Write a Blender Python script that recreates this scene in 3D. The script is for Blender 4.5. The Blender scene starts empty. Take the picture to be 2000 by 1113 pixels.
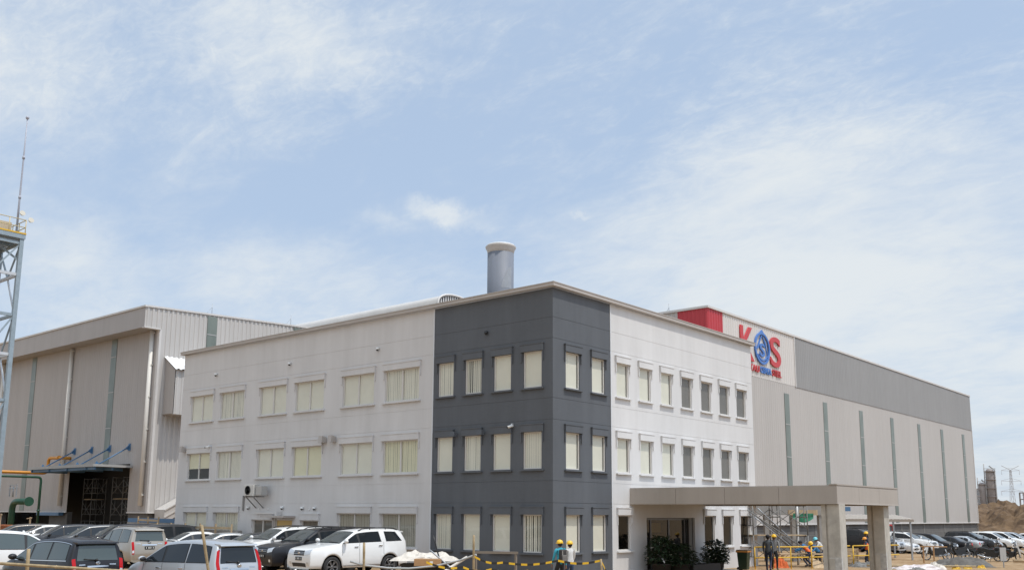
import bpy, bmesh, math, random
from mathutils import Vector, Matrix, noise as mnoise
random.seed(7)
SC = bpy.context.scene
COL = SC.collection
PI = math.pi
R = math.radians

# ---------------------------------------------------------------- materials
def new_mat(name):
    m = bpy.data.materials.new(name); m.use_nodes = True
    nt = m.node_tree; nt.nodes.clear()
    out = nt.nodes.new('ShaderNodeOutputMaterial')
    return m, nt, out

def N(nt, kind, **kw):
    n = nt.nodes.new(kind)
    for k, v in kw.items():
        if k.startswith('i_'):
            key = k[2:]
            key = int(key) if key.isdigit() else key.replace('_', ' ')
            n.inputs[key].default_value = v
        else:
            setattr(n, k, v)
    return n

def mat(name, col, rough=0.6, metal=0.0, var=0.0, vscale=3.0, bump=0.0, bscale=20.0, coat=0.0,
        col2=None, stain=0.0, spec=0.5, stretch=(1, 1, 1), detail=6.0):
    """A principled surface whose base colour varies a little with a procedural noise."""
    m, nt, out = new_mat(name)
    p = N(nt, 'ShaderNodeBsdfPrincipled')
    p.inputs['Roughness'].default_value = rough
    p.inputs['Metallic'].default_value = metal
    p.inputs['Coat Weight'].default_value = coat
    p.inputs['Coat Roughness'].default_value = 0.04
    p.inputs['Specular IOR Level'].default_value = spec
    nt.links.new(p.outputs[0], out.inputs[0])
    base = (col[0], col[1], col[2], 1)
    if var or bump or stain:
        tc = N(nt, 'ShaderNodeTexCoord')
        mp = N(nt, 'ShaderNodeMapping'); mp.inputs['Scale'].default_value = stretch
        nt.links.new(tc.outputs['Object'], mp.inputs[0])
    if var:
        nz = N(nt, 'ShaderNodeTexNoise', i_Scale=vscale, i_Detail=detail, i_Roughness=0.62)
        nt.links.new(mp.outputs[0], nz.inputs[0])
        rp = N(nt, 'ShaderNodeValToRGB')
        c2 = col2 if col2 else tuple(c * (1 - var) for c in col)
        hi = tuple(min(1, c * (1 + var * 0.5)) for c in col)
        rp.color_ramp.elements[0].position = 0.32; rp.color_ramp.elements[0].color = (*c2, 1)
        rp.color_ramp.elements[1].position = 0.68; rp.color_ramp.elements[1].color = (*hi, 1)
        nt.links.new(nz.outputs[0], rp.inputs[0])
        csock = rp.outputs[0]
        if stain:                                   # long run marks from rain and dust
            m3 = N(nt, 'ShaderNodeMapping'); m3.inputs['Scale'].default_value = (2.2, 2.2, 0.10); nt.links.new(tc.outputs['Object'], m3.inputs[0])
            n3 = N(nt, 'ShaderNodeTexNoise', i_Scale=1.0, i_Detail=7.0, i_Roughness=0.72); nt.links.new(m3.outputs[0], n3.inputs[0])
            r3 = N(nt, 'ShaderNodeValToRGB'); r3.color_ramp.elements[0].position = 0.28; r3.color_ramp.elements[0].color = (1-stain, 1-stain*1.05, 1-stain*1.15, 1)
            r3.color_ramp.elements[1].position = 0.60; r3.color_ramp.elements[1].color = (1, 1, 1, 1); nt.links.new(n3.outputs[0], r3.inputs[0])
            mm = N(nt, 'ShaderNodeMix', data_type='RGBA', blend_type='MULTIPLY'); mm.inputs[0].default_value = 1.0
            nt.links.new(csock, mm.inputs[6]); nt.links.new(r3.outputs[0], mm.inputs[7]); csock = mm.outputs[2]
        nt.links.new(csock, p.inputs['Base Color'])
    else:
        p.inputs['Base Color'].default_value = base
    if bump:
        bz = N(nt, 'ShaderNodeTexNoise', i_Scale=bscale, i_Detail=8.0, i_Roughness=0.65)
        nt.links.new(mp.outputs[0], bz.inputs[0])
        b = N(nt, 'ShaderNodeBump', i_Strength=bump, i_Distance=0.02)
        nt.links.new(bz.outputs[0], b.inputs['Height']); nt.links.new(b.outputs[0], p.inputs['Normal'])
    return m

def glass_pane(name, tint=(0.9, 0.93, 0.92), refl=1.0):
    m, nt, out = new_mat(name)
    tr = N(nt, 'ShaderNodeBsdfTransparent'); tr.inputs[0].default_value = (*tint, 1)
    gl = N(nt, 'ShaderNodeBsdfGlossy'); gl.inputs['Roughness'].default_value = 0.02
    fr = N(nt, 'ShaderNodeFresnel', i_IOR=1.5)
    ge = N(nt, 'ShaderNodeNewGeometry'); io = N(nt, 'ShaderNodeMapRange'); io.inputs[3].default_value = 1.5; io.inputs[4].default_value = 1/1.5   # a thin pane reflects alike from both sides
    nt.links.new(ge.outputs['Backfacing'], io.inputs[0]); nt.links.new(io.outputs[0], fr.inputs[0])
    ml = N(nt, 'ShaderNodeMath', operation='MULTIPLY'); ml.inputs[1].default_value = refl
    mx = N(nt, 'ShaderNodeMixShader')
    nt.links.new(fr.outputs[0], ml.inputs[0]); nt.links.new(ml.outputs[0], mx.inputs[0])
    nt.links.new(tr.outputs[0], mx.inputs[1]); nt.links.new(gl.outputs[0], mx.inputs[2])
    nt.links.new(mx.outputs[0], out.inputs[0])
    return m

# ---------------------------------------------------------------- mesh builder
class MB:
    def __init__(s): s.v = []; s.f = []; s.m = []; s.sm = []
    def vert(s, p): s.v.append(tuple(p)); return len(s.v) - 1
    def face(s, idx, m=0, smooth=False): s.f.append(tuple(idx)); s.m.append(m); s.sm.append(smooth)
    def quad(s, a, b, c, d, m=0, smooth=False):
        i = len(s.v); s.v += [tuple(a), tuple(b), tuple(c), tuple(d)]; s.face((i, i+1, i+2, i+3), m, smooth)
    def poly(s, pts, m=0):
        i = len(s.v); s.v += [tuple(p) for p in pts]; s.face(range(i, i+len(pts)), m)
    def box(s, lo, hi, m=0, M=None):
        x0, y0, z0 = lo; x1, y1, z1 = hi
        P = [(x0,y0,z0),(x1,y0,z0),(x1,y1,z0),(x0,y1,z0),(x0,y0,z1),(x1,y0,z1),(x1,y1,z1),(x0,y1,z1)]
        if M is not None: P = [tuple(M @ Vector(p)) for p in P]
        i = len(s.v); s.v += P
        for f in ((3,2,1,0),(4,5,6,7),(0,1,5,4),(1,2,6,5),(2,3,7,6),(3,0,4,7)):
            s.face([i+k for k in f], m)
    def cbox(s, c, size, m=0, rz=0, M=None):
        T = Matrix.Translation(Vector(c)) @ Matrix.Rotation(rz, 4, 'Z')
        if M is not None: T = M @ T
        h = [k/2 for k in size]
        s.box([-k for k in h], h, m, T)
    def bbox(s, lo, hi, b, m=0, M=None):
        """box with chamfered edges (b)"""
        bm = bmesh.new(); bmesh.ops.create_cube(bm, size=1)
        c = [(lo[k]+hi[k])/2 for k in range(3)]; d = [hi[k]-lo[k] for k in range(3)]
        for v in bm.verts: v.co = Vector([c[k] + v.co[k]*d[k] for k in range(3)])
        bmesh.ops.bevel(bm, geom=list(bm.edges), offset=b, segments=2, affect='EDGES', profile=0.5)
        s.addbm(bm, m, M); bm.free()
    def addbm(s, bm, m=0, M=None, smooth=False):
        i = len(s.v); bm.verts.index_update()
        for v in bm.verts: s.v.append(tuple(M @ v.co) if M is not None else tuple(v.co))
        for f in bm.faces: s.face([i + v.index for v in f.verts], m, smooth)
    def tube(s, pts, r, n=8, m=0, cap=True, smooth=True):
        pts = [Vector(p) for p in pts]
        rs = r if isinstance(r, (list, tuple)) else [r]*len(pts)
        rings = []; ref = None
        for k, p in enumerate(pts):
            d = (pts[min(k+1, len(pts)-1)] - pts[max(k-1, 0)])
            if d.length < 1e-9: d = Vector((0,0,1))
            d.normalize()
            if ref is None:
                ref = d.orthogonal().normalized()
            else:
                ref = (ref - d*ref.dot(d))
                ref = ref.normalized() if ref.length > 1e-6 else d.orthogonal().normalized()
            bnm = d.cross(ref)
            i = len(s.v)
            for q in range(n):
                a = 2*PI*q/n
                s.v.append(tuple(p + (ref*math.cos(a) + bnm*math.sin(a))*rs[k]))
            rings.append(i)
        for a, b in zip(rings, rings[1:]):
            for q in range(n): s.face((a+q, a+(q+1)%n, b+(q+1)%n, b+q), m, smooth)
        if cap:
            s.face([rings[0]+q for q in range(n)][::-1], m); s.face([rings[-1]+q for q in range(n)], m)
    def beam(s, a, b, w, h=None, m=0, up=(0,0,1)):
        """square section bar from a to b"""
        h = h or w
        a = Vector(a); b = Vector(b); d = (b-a); L = d.length; d.normalize()
        u = Vector(up)
        if abs(d.dot(u)) > 0.98: u = Vector((0,1,0))
        sx = d.cross(u).normalized(); sz = sx.cross(d)
        P = []
        for e in (a, b):
            for i, j in ((-1,-1),(1,-1),(1,1),(-1,1)): P.append(tuple(e + sx*(w/2*i) + sz*(h/2*j)))
        i = len(s.v); s.v += P
        for f in ((3,2,1,0),(4,5,6,7),(0,1,5,4),(1,2,6,5),(2,3,7,6),(3,0,4,7)): s.face([i+k for k in f], m)
    def lathe(s, prof, n=24, m=0, M=None, smooth=True, close=False, cap=True):
        """profile of (r,z) turned round z"""
        rings = []
        for r_, z in prof:
            i = len(s.v)
            for q in range(n):
                a = 2*PI*q/n; p = Vector((r_*math.cos(a), r_*math.sin(a), z))
                s.v.append(tuple(M @ p) if M is not None else tuple(p))
            rings.append(i)
        pr = list(zip(rings, rings[1:]))
        if close: pr.append((rings[-1], rings[0]))
        for a, b in pr:
            for q in range(n): s.face((a+q, a+(q+1)%n, b+(q+1)%n, b+q), m, smooth)
        if not close and cap:
            if prof[0][0] > 1e-4: s.face([rings[0]+q for q in range(n)][::-1], m)
            if prof[-1][0] > 1e-4: s.face([rings[-1]+q for q in range(n)], m)
    def ball(s, c, r, m=0, M=None, seg=12, rings=8):
        r = r if isinstance(r, (list, tuple)) else (r, r, r)
        T = Matrix.Translation(Vector(c)) @ Matrix.Diagonal((*r, 1))
        if M is not None: T = M @ T
        s.lathe([(math.sin(PI*k/rings) if 0 < k < rings else 1e-5, -math.cos(PI*k/rings)) for k in range(rings+1)], seg, m, T)
    def prism(s, pts2, d0, d1, axis='y', m=0, M=None):
        """outline (a,b) extruded from d0 to d1 along an axis: y -> (a,d,b), x -> (d,a,b), z -> (a,b,d)"""
        def P(a, b, d):
            p = (a, d, b) if axis == 'y' else ((d, a, b) if axis == 'x' else (a, b, d))
            return tuple(M @ Vector(p)) if M is not None else p
        i = len(s.v); n = len(pts2)
        s.v += [P(a, b, d0) for a, b in pts2] + [P(a, b, d1) for a, b in pts2]
        s.face(range(i, i+n), m); s.face(range(i+2*n-1, i+n-1, -1), m)
        for k in range(n): s.face((i+k, i+n+k, i+n+(k+1)%n, i+(k+1)%n), m)
    def mesh(s, name, mats, fix=True):
        me = bpy.data.meshes.new(name)
        me.from_pydata(s.v, [], s.f)
        for mm in (mats if isinstance(mats, (list, tuple)) else [mats]): me.materials.append(mm)
        me.polygons.foreach_set('material_index', s.m)
        me.polygons.foreach_set('use_smooth', s.sm)
        if fix:
            bm = bmesh.new(); bm.from_mesh(me)
            bmesh.ops.recalc_face_normals(bm, faces=list(bm.faces)); bm.to_mesh(me); bm.free()
        me.update()
        return me

def link(name, data, parent=None, loc=(0,0,0), rz=0.0):
    o = bpy.data.objects.new(name, data); COL.objects.link(o)
    o.location = loc; o.rotation_euler = (0, 0, rz)
    if parent is not None: o.parent = parent
    return o

def part(name, mb, mats, parent=None, loc=(0,0,0), rz=0.0, fix=True):
    return link(name, mb.mesh(name, mats, fix) if isinstance(mb, MB) else mb, parent, loc, rz)

def tag(o, label=None, cat=None, group=None, kind=None):
    if label: o['label'] = label
    if cat: o['category'] = cat
    if group: o['group'] = group
    if kind: o['kind'] = kind
    return o

def thing(name, label, cat, loc=(0,0,0), rz=0.0, group=None):
    o = link(name, None, None, loc, rz); o.empty_display_size = 0.3
    return tag(o, label, cat, group)

def copy_tree(o, parent=None, loc=None, rz=None, label=None, group=None):
    c = o.copy(); COL.objects.link(c)
    if parent is not None: c.parent = parent
    if loc is not None: c.location = loc
    if rz is not None: c.rotation_euler = (0, 0, rz)
    if label: c['label'] = label
    if group: c['group'] = group
    for ch in list(o.children): copy_tree(ch, c)
    return c

def ssm(a, b, x):
    t = max(0.0, min(1.0, (x-a)/(b-a))); return t*t*(3-2*t)

def gz(x, y):
    """height of the ground: the yard falls gently towards the back of the big hall"""
    g = 0.16 - 0.2*ssm(2, 14, y) - 0.6*ssm(36, 62, y)*ssm(-30, -8, x)
    g -= 0.15*ssm(-2, 1, x)*ssm(-10, -4, y)*(1-ssm(0, 7, y))
    return g
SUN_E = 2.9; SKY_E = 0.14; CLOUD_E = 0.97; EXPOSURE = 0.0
BANKS = [((-0.73,0.515,0.45),0.13,0.20,1.3), ((-0.681,0.563,0.46),0.11,0.16,1.3), ((-0.757,0.469,0.455),0.10,0.12,1.2),
         ((-0.846,0.323,0.425),0.14,0.15,1.0), ((-0.867,0.337,0.368),0.12,0.10,1.0),
         ((-0.678,0.668,0.311),0.042,0.32,2.2), ((-0.650,0.700,0.302),0.060,0.20,3.4), ((-0.72,0.63,0.295),0.05,0.13,3.0), ((-0.556,0.771,0.309),0.014,0.14,2.2),
         ((-0.27,0.924,0.271),0.32,0.22,1.6), ((-0.341,0.863,0.374),0.18,0.12,1.8), ((-0.487,0.815,0.314),0.22,0.14,2.0),
         ((-0.666,0.659,0.35),0.18,-0.07,2.4), ((-0.759,0.569,0.318),0.14,-0.08,2.2), ((-0.227,0.887,0.402),0.17,-0.12,1.5),
         ((-0.846,0.453,0.28),0.10,-0.10,2.0),
         ((0.1,-0.85,0.5),0.95,0.40,1.0), ((-0.895,0.379,0.237),0.13,0.16,2.0), ((-0.79,0.55,0.235),0.16,0.14,3.0), ((-0.45,0.86,0.22),0.28,0.14,2.4)]  # first bank here lies unseen behind the camera, added to light shaded walls
# ---------------------------------------------------------------- light, sky, camera
SUN_DIR = Vector((0.45, 0.055, 1.0)).normalized()       # towards the sun
elev = math.asin(SUN_DIR.z); azim = math.atan2(SUN_DIR.x, SUN_DIR.y)
sun = bpy.data.lights.new('sun_light', 'SUN'); sun.energy = SUN_E; sun.angle = R(0.6); sun.color = (1.0, 0.955, 0.88)
so = bpy.data.objects.new('sun_light', sun); COL.objects.link(so)
so.rotation_euler = SUN_DIR.to_track_quat('Z', 'Y').to_euler(); so.location = (60, 10, 120)

W = bpy.data.worlds.new('World'); SC.world = W; W.use_nodes = True
nt = W.node_tree; nt.nodes.clear()
wo = N(nt, 'ShaderNodeOutputWorld')
sky = N(nt, 'ShaderNodeTexSky', sky_type='NISHITA'); sky.sun_disc = False
sky.sun_elevation = elev; sky.sun_rotation = azim; sky.altitude = 10; sky.air_density = 1.0; sky.dust_density = 1.6; sky.ozone_density = 2.2
bg = N(nt, 'ShaderNodeBackground'); bg.inputs[1].default_value = SKY_E
nt.links.new(sky.outputs[0], bg.inputs[0])
tc = N(nt, 'ShaderNodeTexCoord')
def M2(op, a, b=None, clamp=False):
    n = N(nt, 'ShaderNodeMath', operation=op); n.use_clamp = clamp
    for i, q in enumerate((a, b)):
        if q is None: continue
        if isinstance(q, (int, float)): n.inputs[i].default_value = q
        else: nt.links.new(q, n.inputs[i])
    return n.outputs[0]
def MR(v, a, b, c, d, smooth=True):
    n = N(nt, 'ShaderNodeMapRange'); n.interpolation_type = 'SMOOTHSTEP' if smooth else 'LINEAR'
    nt.links.new(v, n.inputs[0])
    for i, q in enumerate((a, b, c, d)): n.inputs[i+1].default_value = q
    return n.outputs[0]
sep = N(nt, 'ShaderNodeSeparateXYZ'); nt.links.new(tc.outputs['Generated'], sep.inputs[0])
# cloud layer seen on a flat ceiling: direction divided by its height
den = M2('ADD', M2('MAXIMUM', sep.outputs[2], 0.0), 0.22)
px_ = M2('DIVIDE', sep.outputs[0], den); py_ = M2('DIVIDE', sep.outputs[1], den)
cmb = N(nt, 'ShaderNodeCombineXYZ'); nt.links.new(px_, cmb.inputs[0]); nt.links.new(py_, cmb.inputs[1])
def cnoise(scale, detail, rough, rot, stretch, off=(0,0,0), dist=0.0):
    mp = N(nt, 'ShaderNodeMapping'); mp.inputs['Rotation'].default_value = (0, 0, R(rot)); mp.inputs['Scale'].default_value = stretch
    mp.inputs['Location'].default_value = off
    nt.links.new(cmb.outputs[0], mp.inputs[0])
    nz = N(nt, 'ShaderNodeTexNoise', i_Scale=scale, i_Detail=detail, i_Roughness=rough, i_Distortion=dist)
    nt.links.new(mp.outputs[0], nz.inputs[0]); return nz.outputs[0]
big = cnoise(1.0, 5, 0.55, 35, (1, 1.7, 1), (3.1, 0.4, 0), 0.4)
mid = cnoise(3.6, 9, 0.6, 28, (1, 1.5, 1), (1.7, 5.2, 0), 0.5)
rip = cnoise(30.0, 4, 0.6, 20, (1, 1.6, 1), (2.3, 0.2, 0), 1.2)
fine = cnoise(12.0, 6, 0.62, 60, (1, 1.5, 1), (0.3, 2.2, 0), 0.8)
# ragged directions, so that banks of cloud have uneven edges
wob = N(nt, 'ShaderNodeTexNoise', i_Scale=9.0, i_Detail=7.0, i_Roughness=0.66); nt.links.new(tc.outputs['Generated'], wob.inputs[0])
wv = N(nt, 'ShaderNodeVectorMath', operation='MULTIPLY_ADD'); nt.links.new(wob.outputs[1], wv.inputs[0])
wv.inputs[1].default_value = (0.07, 0.07, 0.07)
sub = N(nt, 'ShaderNodeVectorMath', operation='ADD'); nt.links.new(tc.outputs['Generated'], sub.inputs[0]); sub.inputs[1].default_value = (-0.035, -0.035, -0.035)
nt.links.new(sub.outputs[0], wv.inputs[2])
def bank(d, rad, amt, flat=1.0):
    """soft bank of cloud round direction d (wider than tall when flat > 1)"""
    d = Vector(d).normalized()
    df = N(nt, 'ShaderNodeVectorMath', operation='SUBTRACT'); nt.links.new(wv.outputs[0], df.inputs[0]); df.inputs[1].default_value = d
    sc = N(nt, 'ShaderNodeVectorMath', operation='MULTIPLY'); nt.links.new(df.outputs[0], sc.inputs[0]); sc.inputs[1].default_value = (1, 1, flat)
    ln = N(nt, 'ShaderNodeVectorMath', operation='LENGTH'); nt.links.new(sc.outputs[0], ln.inputs[0])
    return MR(ln.outputs['Value'], rad, rad*0.15, 0.0, amt)
dens = M2('ADD', M2('MULTIPLY', big, 0.50), M2('ADD', M2('MULTIPLY', mid, 0.42), M2('ADD', M2('MULTIPLY', fine, 0.20), M2('MULTIPLY', MR(rip, 0.35, 0.75, -0.03, 0.045), MR(sep.outputs[2], 0.28, 0.42, 0.0, 1.0)))))
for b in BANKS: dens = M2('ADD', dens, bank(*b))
wisp = cnoise(7.0, 8, 0.68, 18, (1, 1.9, 1), (4.3, 1.2, 0), 1.5)
dens = M2('ADD', dens, M2('MULTIPLY', MR(wisp, 0.36, 0.74, -0.05, 0.075), MR(sep.outputs[2], 0.24, 0.40, 0.25, 1.0)))
dens = M2('ADD', dens, MR(sep.outputs[2], 0.36, 0.02, 0.0, 0.26))      # more layers overlap towards the horizon
cov = MR(dens, 0.46, 0.98, 0.74, 0.97)
ccol = N(nt, 'ShaderNodeMix', data_type='RGBA'); nt.links.new(MR(dens, 0.42, 1.00, 0.0, 1.0), ccol.inputs[0])
ccol.inputs[6].default_value = (0.54, 0.68, 0.88, 1); ccol.inputs[7].default_value = (0.80, 0.85, 0.885, 1)
cb = N(nt, 'ShaderNodeBackground'); nt.links.new(ccol.outputs[2], cb.inputs[0]); sd = N(nt, 'ShaderNodeVectorMath', operation='DOT_PRODUCT'); nt.links.new(tc.outputs['Generated'], sd.inputs[0]); sd.inputs[1].default_value = SUN_DIR
glow = MR(sd.outputs['Value'], 0.42, 1.0, CLOUD_E, CLOUD_E*2.4)          # thin cloud round the sun, out of view, brightened to add fill on walls
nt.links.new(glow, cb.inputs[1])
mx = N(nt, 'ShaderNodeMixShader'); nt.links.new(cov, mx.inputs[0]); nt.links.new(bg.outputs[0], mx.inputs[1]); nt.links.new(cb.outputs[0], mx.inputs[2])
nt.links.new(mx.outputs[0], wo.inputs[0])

cam = bpy.data.cameras.new('camera'); co = bpy.data.objects.new('camera', cam); COL.objects.link(co)
cam.sensor_fit = 'HORIZONTAL'; cam.sensor_width = 36.0
cam.lens = 1852.4057/2000*36; cam.shift_y = 130.733/2000; cam.clip_end = 20000; cam.clip_start = 0.2
r_ = Vector((0.76244, 0.64703, 0.00657)); u_ = Vector((0.10374, -0.13225, 0.98577)); f_ = Vector((-0.63869, 0.75091, 0.16796))
f_.normalize(); r_ = (r_ - f_*r_.dot(f_)).normalized(); u_ = r_.cross(f_)
co.matrix_world = Matrix(((r_.x, u_.x, -f_.x, 23.3785), (r_.y, u_.y, -f_.y, -30.0468), (r_.z, u_.z, -f_.z, 2.584), (0,0,0,1)))
SC.camera = co
SC.render.engine = 'CYCLES'
SC.view_settings.view_transform = 'Standard'; SC.view_settings.look = 'None'; SC.view_settings.gamma = 1.0
SC.view_settings.exposure = EXPOSURE
# ---------------------------------------------------------------- materials of the setting
PAINT_WHITE = mat('white_wall_paint', (0.63,0.62,0.61), 0.75, stain=0.065, var=0.07, vscale=0.6, bump=0.10, bscale=40, stretch=(1,1,0.35))
PAINT_GREY = mat('pale_grey_wall_paint', (0.60,0.585,0.575), 0.75, stain=0.065, var=0.07, vscale=0.6, bump=0.10, bscale=40, stretch=(1,1,0.35))
PAINT_DARK = mat('charcoal_wall_paint', (0.100,0.108,0.120), 0.7, stain=0.10, var=0.12, vscale=0.7, bump=0.10, bscale=40, stretch=(1,1,0.35))
TRIM_BEIGE = mat('beige_metal_trim', (0.42,0.38,0.345), 0.5, var=0.06, vscale=1.5)
TRIM_LIGHT = mat('light_metal_trim', (0.60,0.575,0.55), 0.5, var=0.06, vscale=1.5)
ALU = mat('window_aluminium', (0.60,0.575,0.54), 0.45)
BLIND = mat('cream_blind', (0.71,0.68,0.59), 0.8, var=0.05, vscale=1.2)
BLIND_Y = mat('yellowish_blind', (0.70,0.66,0.48), 0.8, var=0.06, vscale=1.2)
BLIND_D = mat('shade_brown_blind', (0.16,0.145,0.13), 0.8, var=0.10, vscale=1.2)  # blind shadow and glass reflection put into the brown colour
DARKROOM = mat('dark_interior', (0.03,0.028,0.026), 0.9)  # near-black tone stands in for the lack of light indoors
PANE = glass_pane('window_glass', (0.96,0.97,0.95), 1.0)
CONC = mat('grey_concrete', (0.30,0.285,0.265), 0.85, var=0.18, vscale=1.3, bump=0.25, bscale=18)
CONC_D = mat('dark_block_wall', (0.13,0.125,0.12), 0.9, var=0.2, vscale=1.0, bump=0.3, bscale=14)
ROOFM = mat('roof_sheet', (0.42,0.41,0.40), 0.6, var=0.08, vscale=0.4)
PANEL = mat('greige_panel', (0.375,0.335,0.295), 0.5, stain=0.10, var=0.05, vscale=0.5)
PANEL_U = mat('canopy_soffit', (0.42,0.38,0.34), 0.7, var=0.05, vscale=0.5)
BLACK = mat('black_plastic', (0.018,0.018,0.019), 0.45)
WHITE_P = mat('white_plastic', (0.72,0.72,0.70), 0.4)
GREYM = mat('galvanised_steel', (0.36,0.38,0.40), 0.45, metal=0.4, var=0.12, vscale=6)

# ---------------------------------------------------------------- office building
office = thing('office_building', 'three storey office building with charcoal painted corner, white right front and rows of hooded windows', 'building')
HEAD = 2.562; FL = 3.325; WH = 1.505; TOP = 11.77
def wall_grid(frame, u0, u1, z0, z1, openings, grooves, depth=0.12, gd=0.010, gw=0.016):
    """wall sheet in the (u,z) plane with openings, reveals and recessed joints; frame maps (u, out, z) to the world"""
    mb = MB()
    us = sorted({round(u, 4) for u in [u0, u1] + [k for o in openings for k in (o[0], o[1])] if u0-1e-6 <= u <= u1+1e-6})
    gz_ = [(g-gw/2, g+gw/2) for g in grooves if z0 < g-gw and g+gw < z1]
    zs = sorted({round(z, 4) for z in [z0, z1] + [k for o in openings for k in (o[2], o[3])] + [k for g in gz_ for k in g]})
    for a, b in zip(us, us[1:]):
        for c, d in zip(zs, zs[1:]):
            um, zm = (a+b)/2, (c+d)/2
            if any(o[0] < um < o[1] and o[2] < zm < o[3] for o in openings): continue
            k = -gd if any(g[0] < zm < g[1] for g in gz_) else 0.0
            mb.quad(frame(a,k,c), frame(b,k,c), frame(b,k,d), frame(a,k,d))
            if k:
                mb.quad(frame(a,k,c), frame(b,k,c), frame(b,0,c), frame(a,0,c))
                mb.quad(frame(a,k,d), frame(b,k,d), frame(b,0,d), frame(a,0,d))
    for a, b, c, d in openings:
        mb.quad(frame(a,0,c), frame(b,0,c), frame(b,-depth,c), frame(a,-depth,c))
        mb.quad(frame(a,0,d), frame(b,0,d), frame(b,-depth,d), frame(a,-depth,d))
        mb.quad(frame(a,0,c), frame(a,0,d), frame(a,-depth,d), frame(a,-depth,c))
        mb.quad(frame(b,0,c), frame(b,0,d), frame(b,-depth,d), frame(b,-depth,c))
    return mb
FRONT = lambda u, o, z: (u, -o, z)          # the long face towards the car park
SIDE = lambda u, o, z: (o, u, z)            # the face with the entrance
heads = [HEAD + FL*k for k in range(3)]
GREY_COLS = [(-26.84,-24.58), (-23.80,-21.52), (-20.02,-17.72), (-16.92,-14.62), (-13.12,-10.84), (-10.05,-7.75)]
DARK_COLS = [(-6.51,-5.57), (-4.86,-3.90), (-3.19,-2.23), (-1.55,-0.58)]
SIDE_COLS = [(0.87,1.83), (2.72,3.68), (4.58,5.54), (6.43,7.40), (8.30,9.27), (10.18,11.16), (12.10,13.10), (14.00,15.00), (15.88,16.92)]
op_grey = []; op_dark = []; op_sdark = []; op_side = []
for k, h in enumerate(heads):
    for i, (a, b) in enumerate(GREY_COLS):
        if k == 0 and i in (2, 3): continue
        op_grey.append((a, b, h-WH, h))
    for a, b in DARK_COLS: op_dark.append((a, b, h-WH, h))
    for i, (a, b) in enumerate(SIDE_COLS):
        if i < 2: op_sdark.append((a, b, h-WH, h))
        elif k == 0 and i in (3, 4, 5): continue
        else: op_side.append((a, b, h-WH, h))
SMALL = (-20.12, -18.42, HEAD-0.36-1.1, HEAD-0.36); SMALL2 = (-15.98, -14.66, HEAD-0.36-1.1, HEAD-0.36)
DOORB = (-18.20, -16.75, 0.12, HEAD-0.30)
op_grey += [SMALL, SMALL2, DOORB]
ENTR = (6.85, 11.15, 0.06, 2.45); op_side.append(ENTR)
grooves = sorted([h+0.47 for h in heads] + [h+1.34 for h in heads])
def office_wall(frame, u0, u1, ops, m):
    return part('wall', wall_grid(frame, u0, u1, -0.6, TOP, ops, grooves), m, office)
office_wall(FRONT, -27.88, -6.82, op_grey, PAINT_GREY)
office_wall(FRONT, -6.82, 0.0, op_dark, PAINT_DARK)
office_wall(SIDE, 0.0, 4.12, op_sdark, PAINT_DARK)
office_wall(SIDE, 4.12, 17.75, op_side, PAINT_WHITE)
mb = MB(); mb.quad((-27.88,0,-0.6), (-27.88,17.75,-0.6), (-27.88,17.75,TOP), (-27.88,0,TOP)); part('wall', mb, PAINT_GREY, office)
mb = MB(); mb.quad((-27.88,17.75,-0.6), (0,17.75,-0.6), (0,17.75,TOP), (-27.88,17.75,TOP)); part('wall', mb, PAINT_WHITE, office)
# pale edge beads where the colours meet
BEAD = mat('pale_edge_bead', (0.62,0.63,0.64), 0.6)
mb = MB(); mb.box((-6.86,-0.028,-0.5), (-6.80,-0.003,TOP-0.02)); part('edge_bead', mb, BEAD, office)
mb = MB(); mb.box((0.003,4.10,-0.5), (0.026,4.16,TOP-0.02)); part('edge_bead', mb, BEAD, office)
# coping and roof
mb = MB(); oh = 0.20; c0, c1 = TOP+0.03, TOP+0.17
mb.box((-27.88-oh,-oh,c0), (oh,0.25,c1)); mb.box((-0.25,0.252,c0), (oh,17.75+oh,c1))
mb.box((-27.88-oh,0.252,c0), (-27.63,17.75+oh,c1)); mb.box((-27.628,17.5,c0), (-0.252,17.75+oh,c1))
mb.box((-27.88-oh-.02,-oh-.02,c1), (oh+.02,-oh+.05,c1+.035)); mb.box((oh-.05,-oh+.052,c1), (oh+.02,17.75+oh+.02,c1+.035))
part('coping', mb, TRIM_BEIGE, office)
mb = MB(); mb.quad((-27.6,0.26,TOP-0.3), (-0.26,0.26,TOP-0.3), (-0.26,17.4,TOP-0.3), (-27.6,17.4,TOP-0.3)); part('roof', mb, ROOFM, office)
# near-black core box behind the glass, darkness of unlit rooms put into colour
mb = MB(); mb.box((-26.9,1.6,0.02), (-1.6,16.5,TOP-0.6))
for k in (0, 1, 2):
    mb.box((-27.7,0.17,0.0+FL*k+0.03), (-0.17,1.59,FL*k+0.1)); mb.box((-1.59,1.6,FL*k+0.03), (-0.17,17.6,FL*k+0.1))
part('interior', mb, DARKROOM, office)

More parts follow.
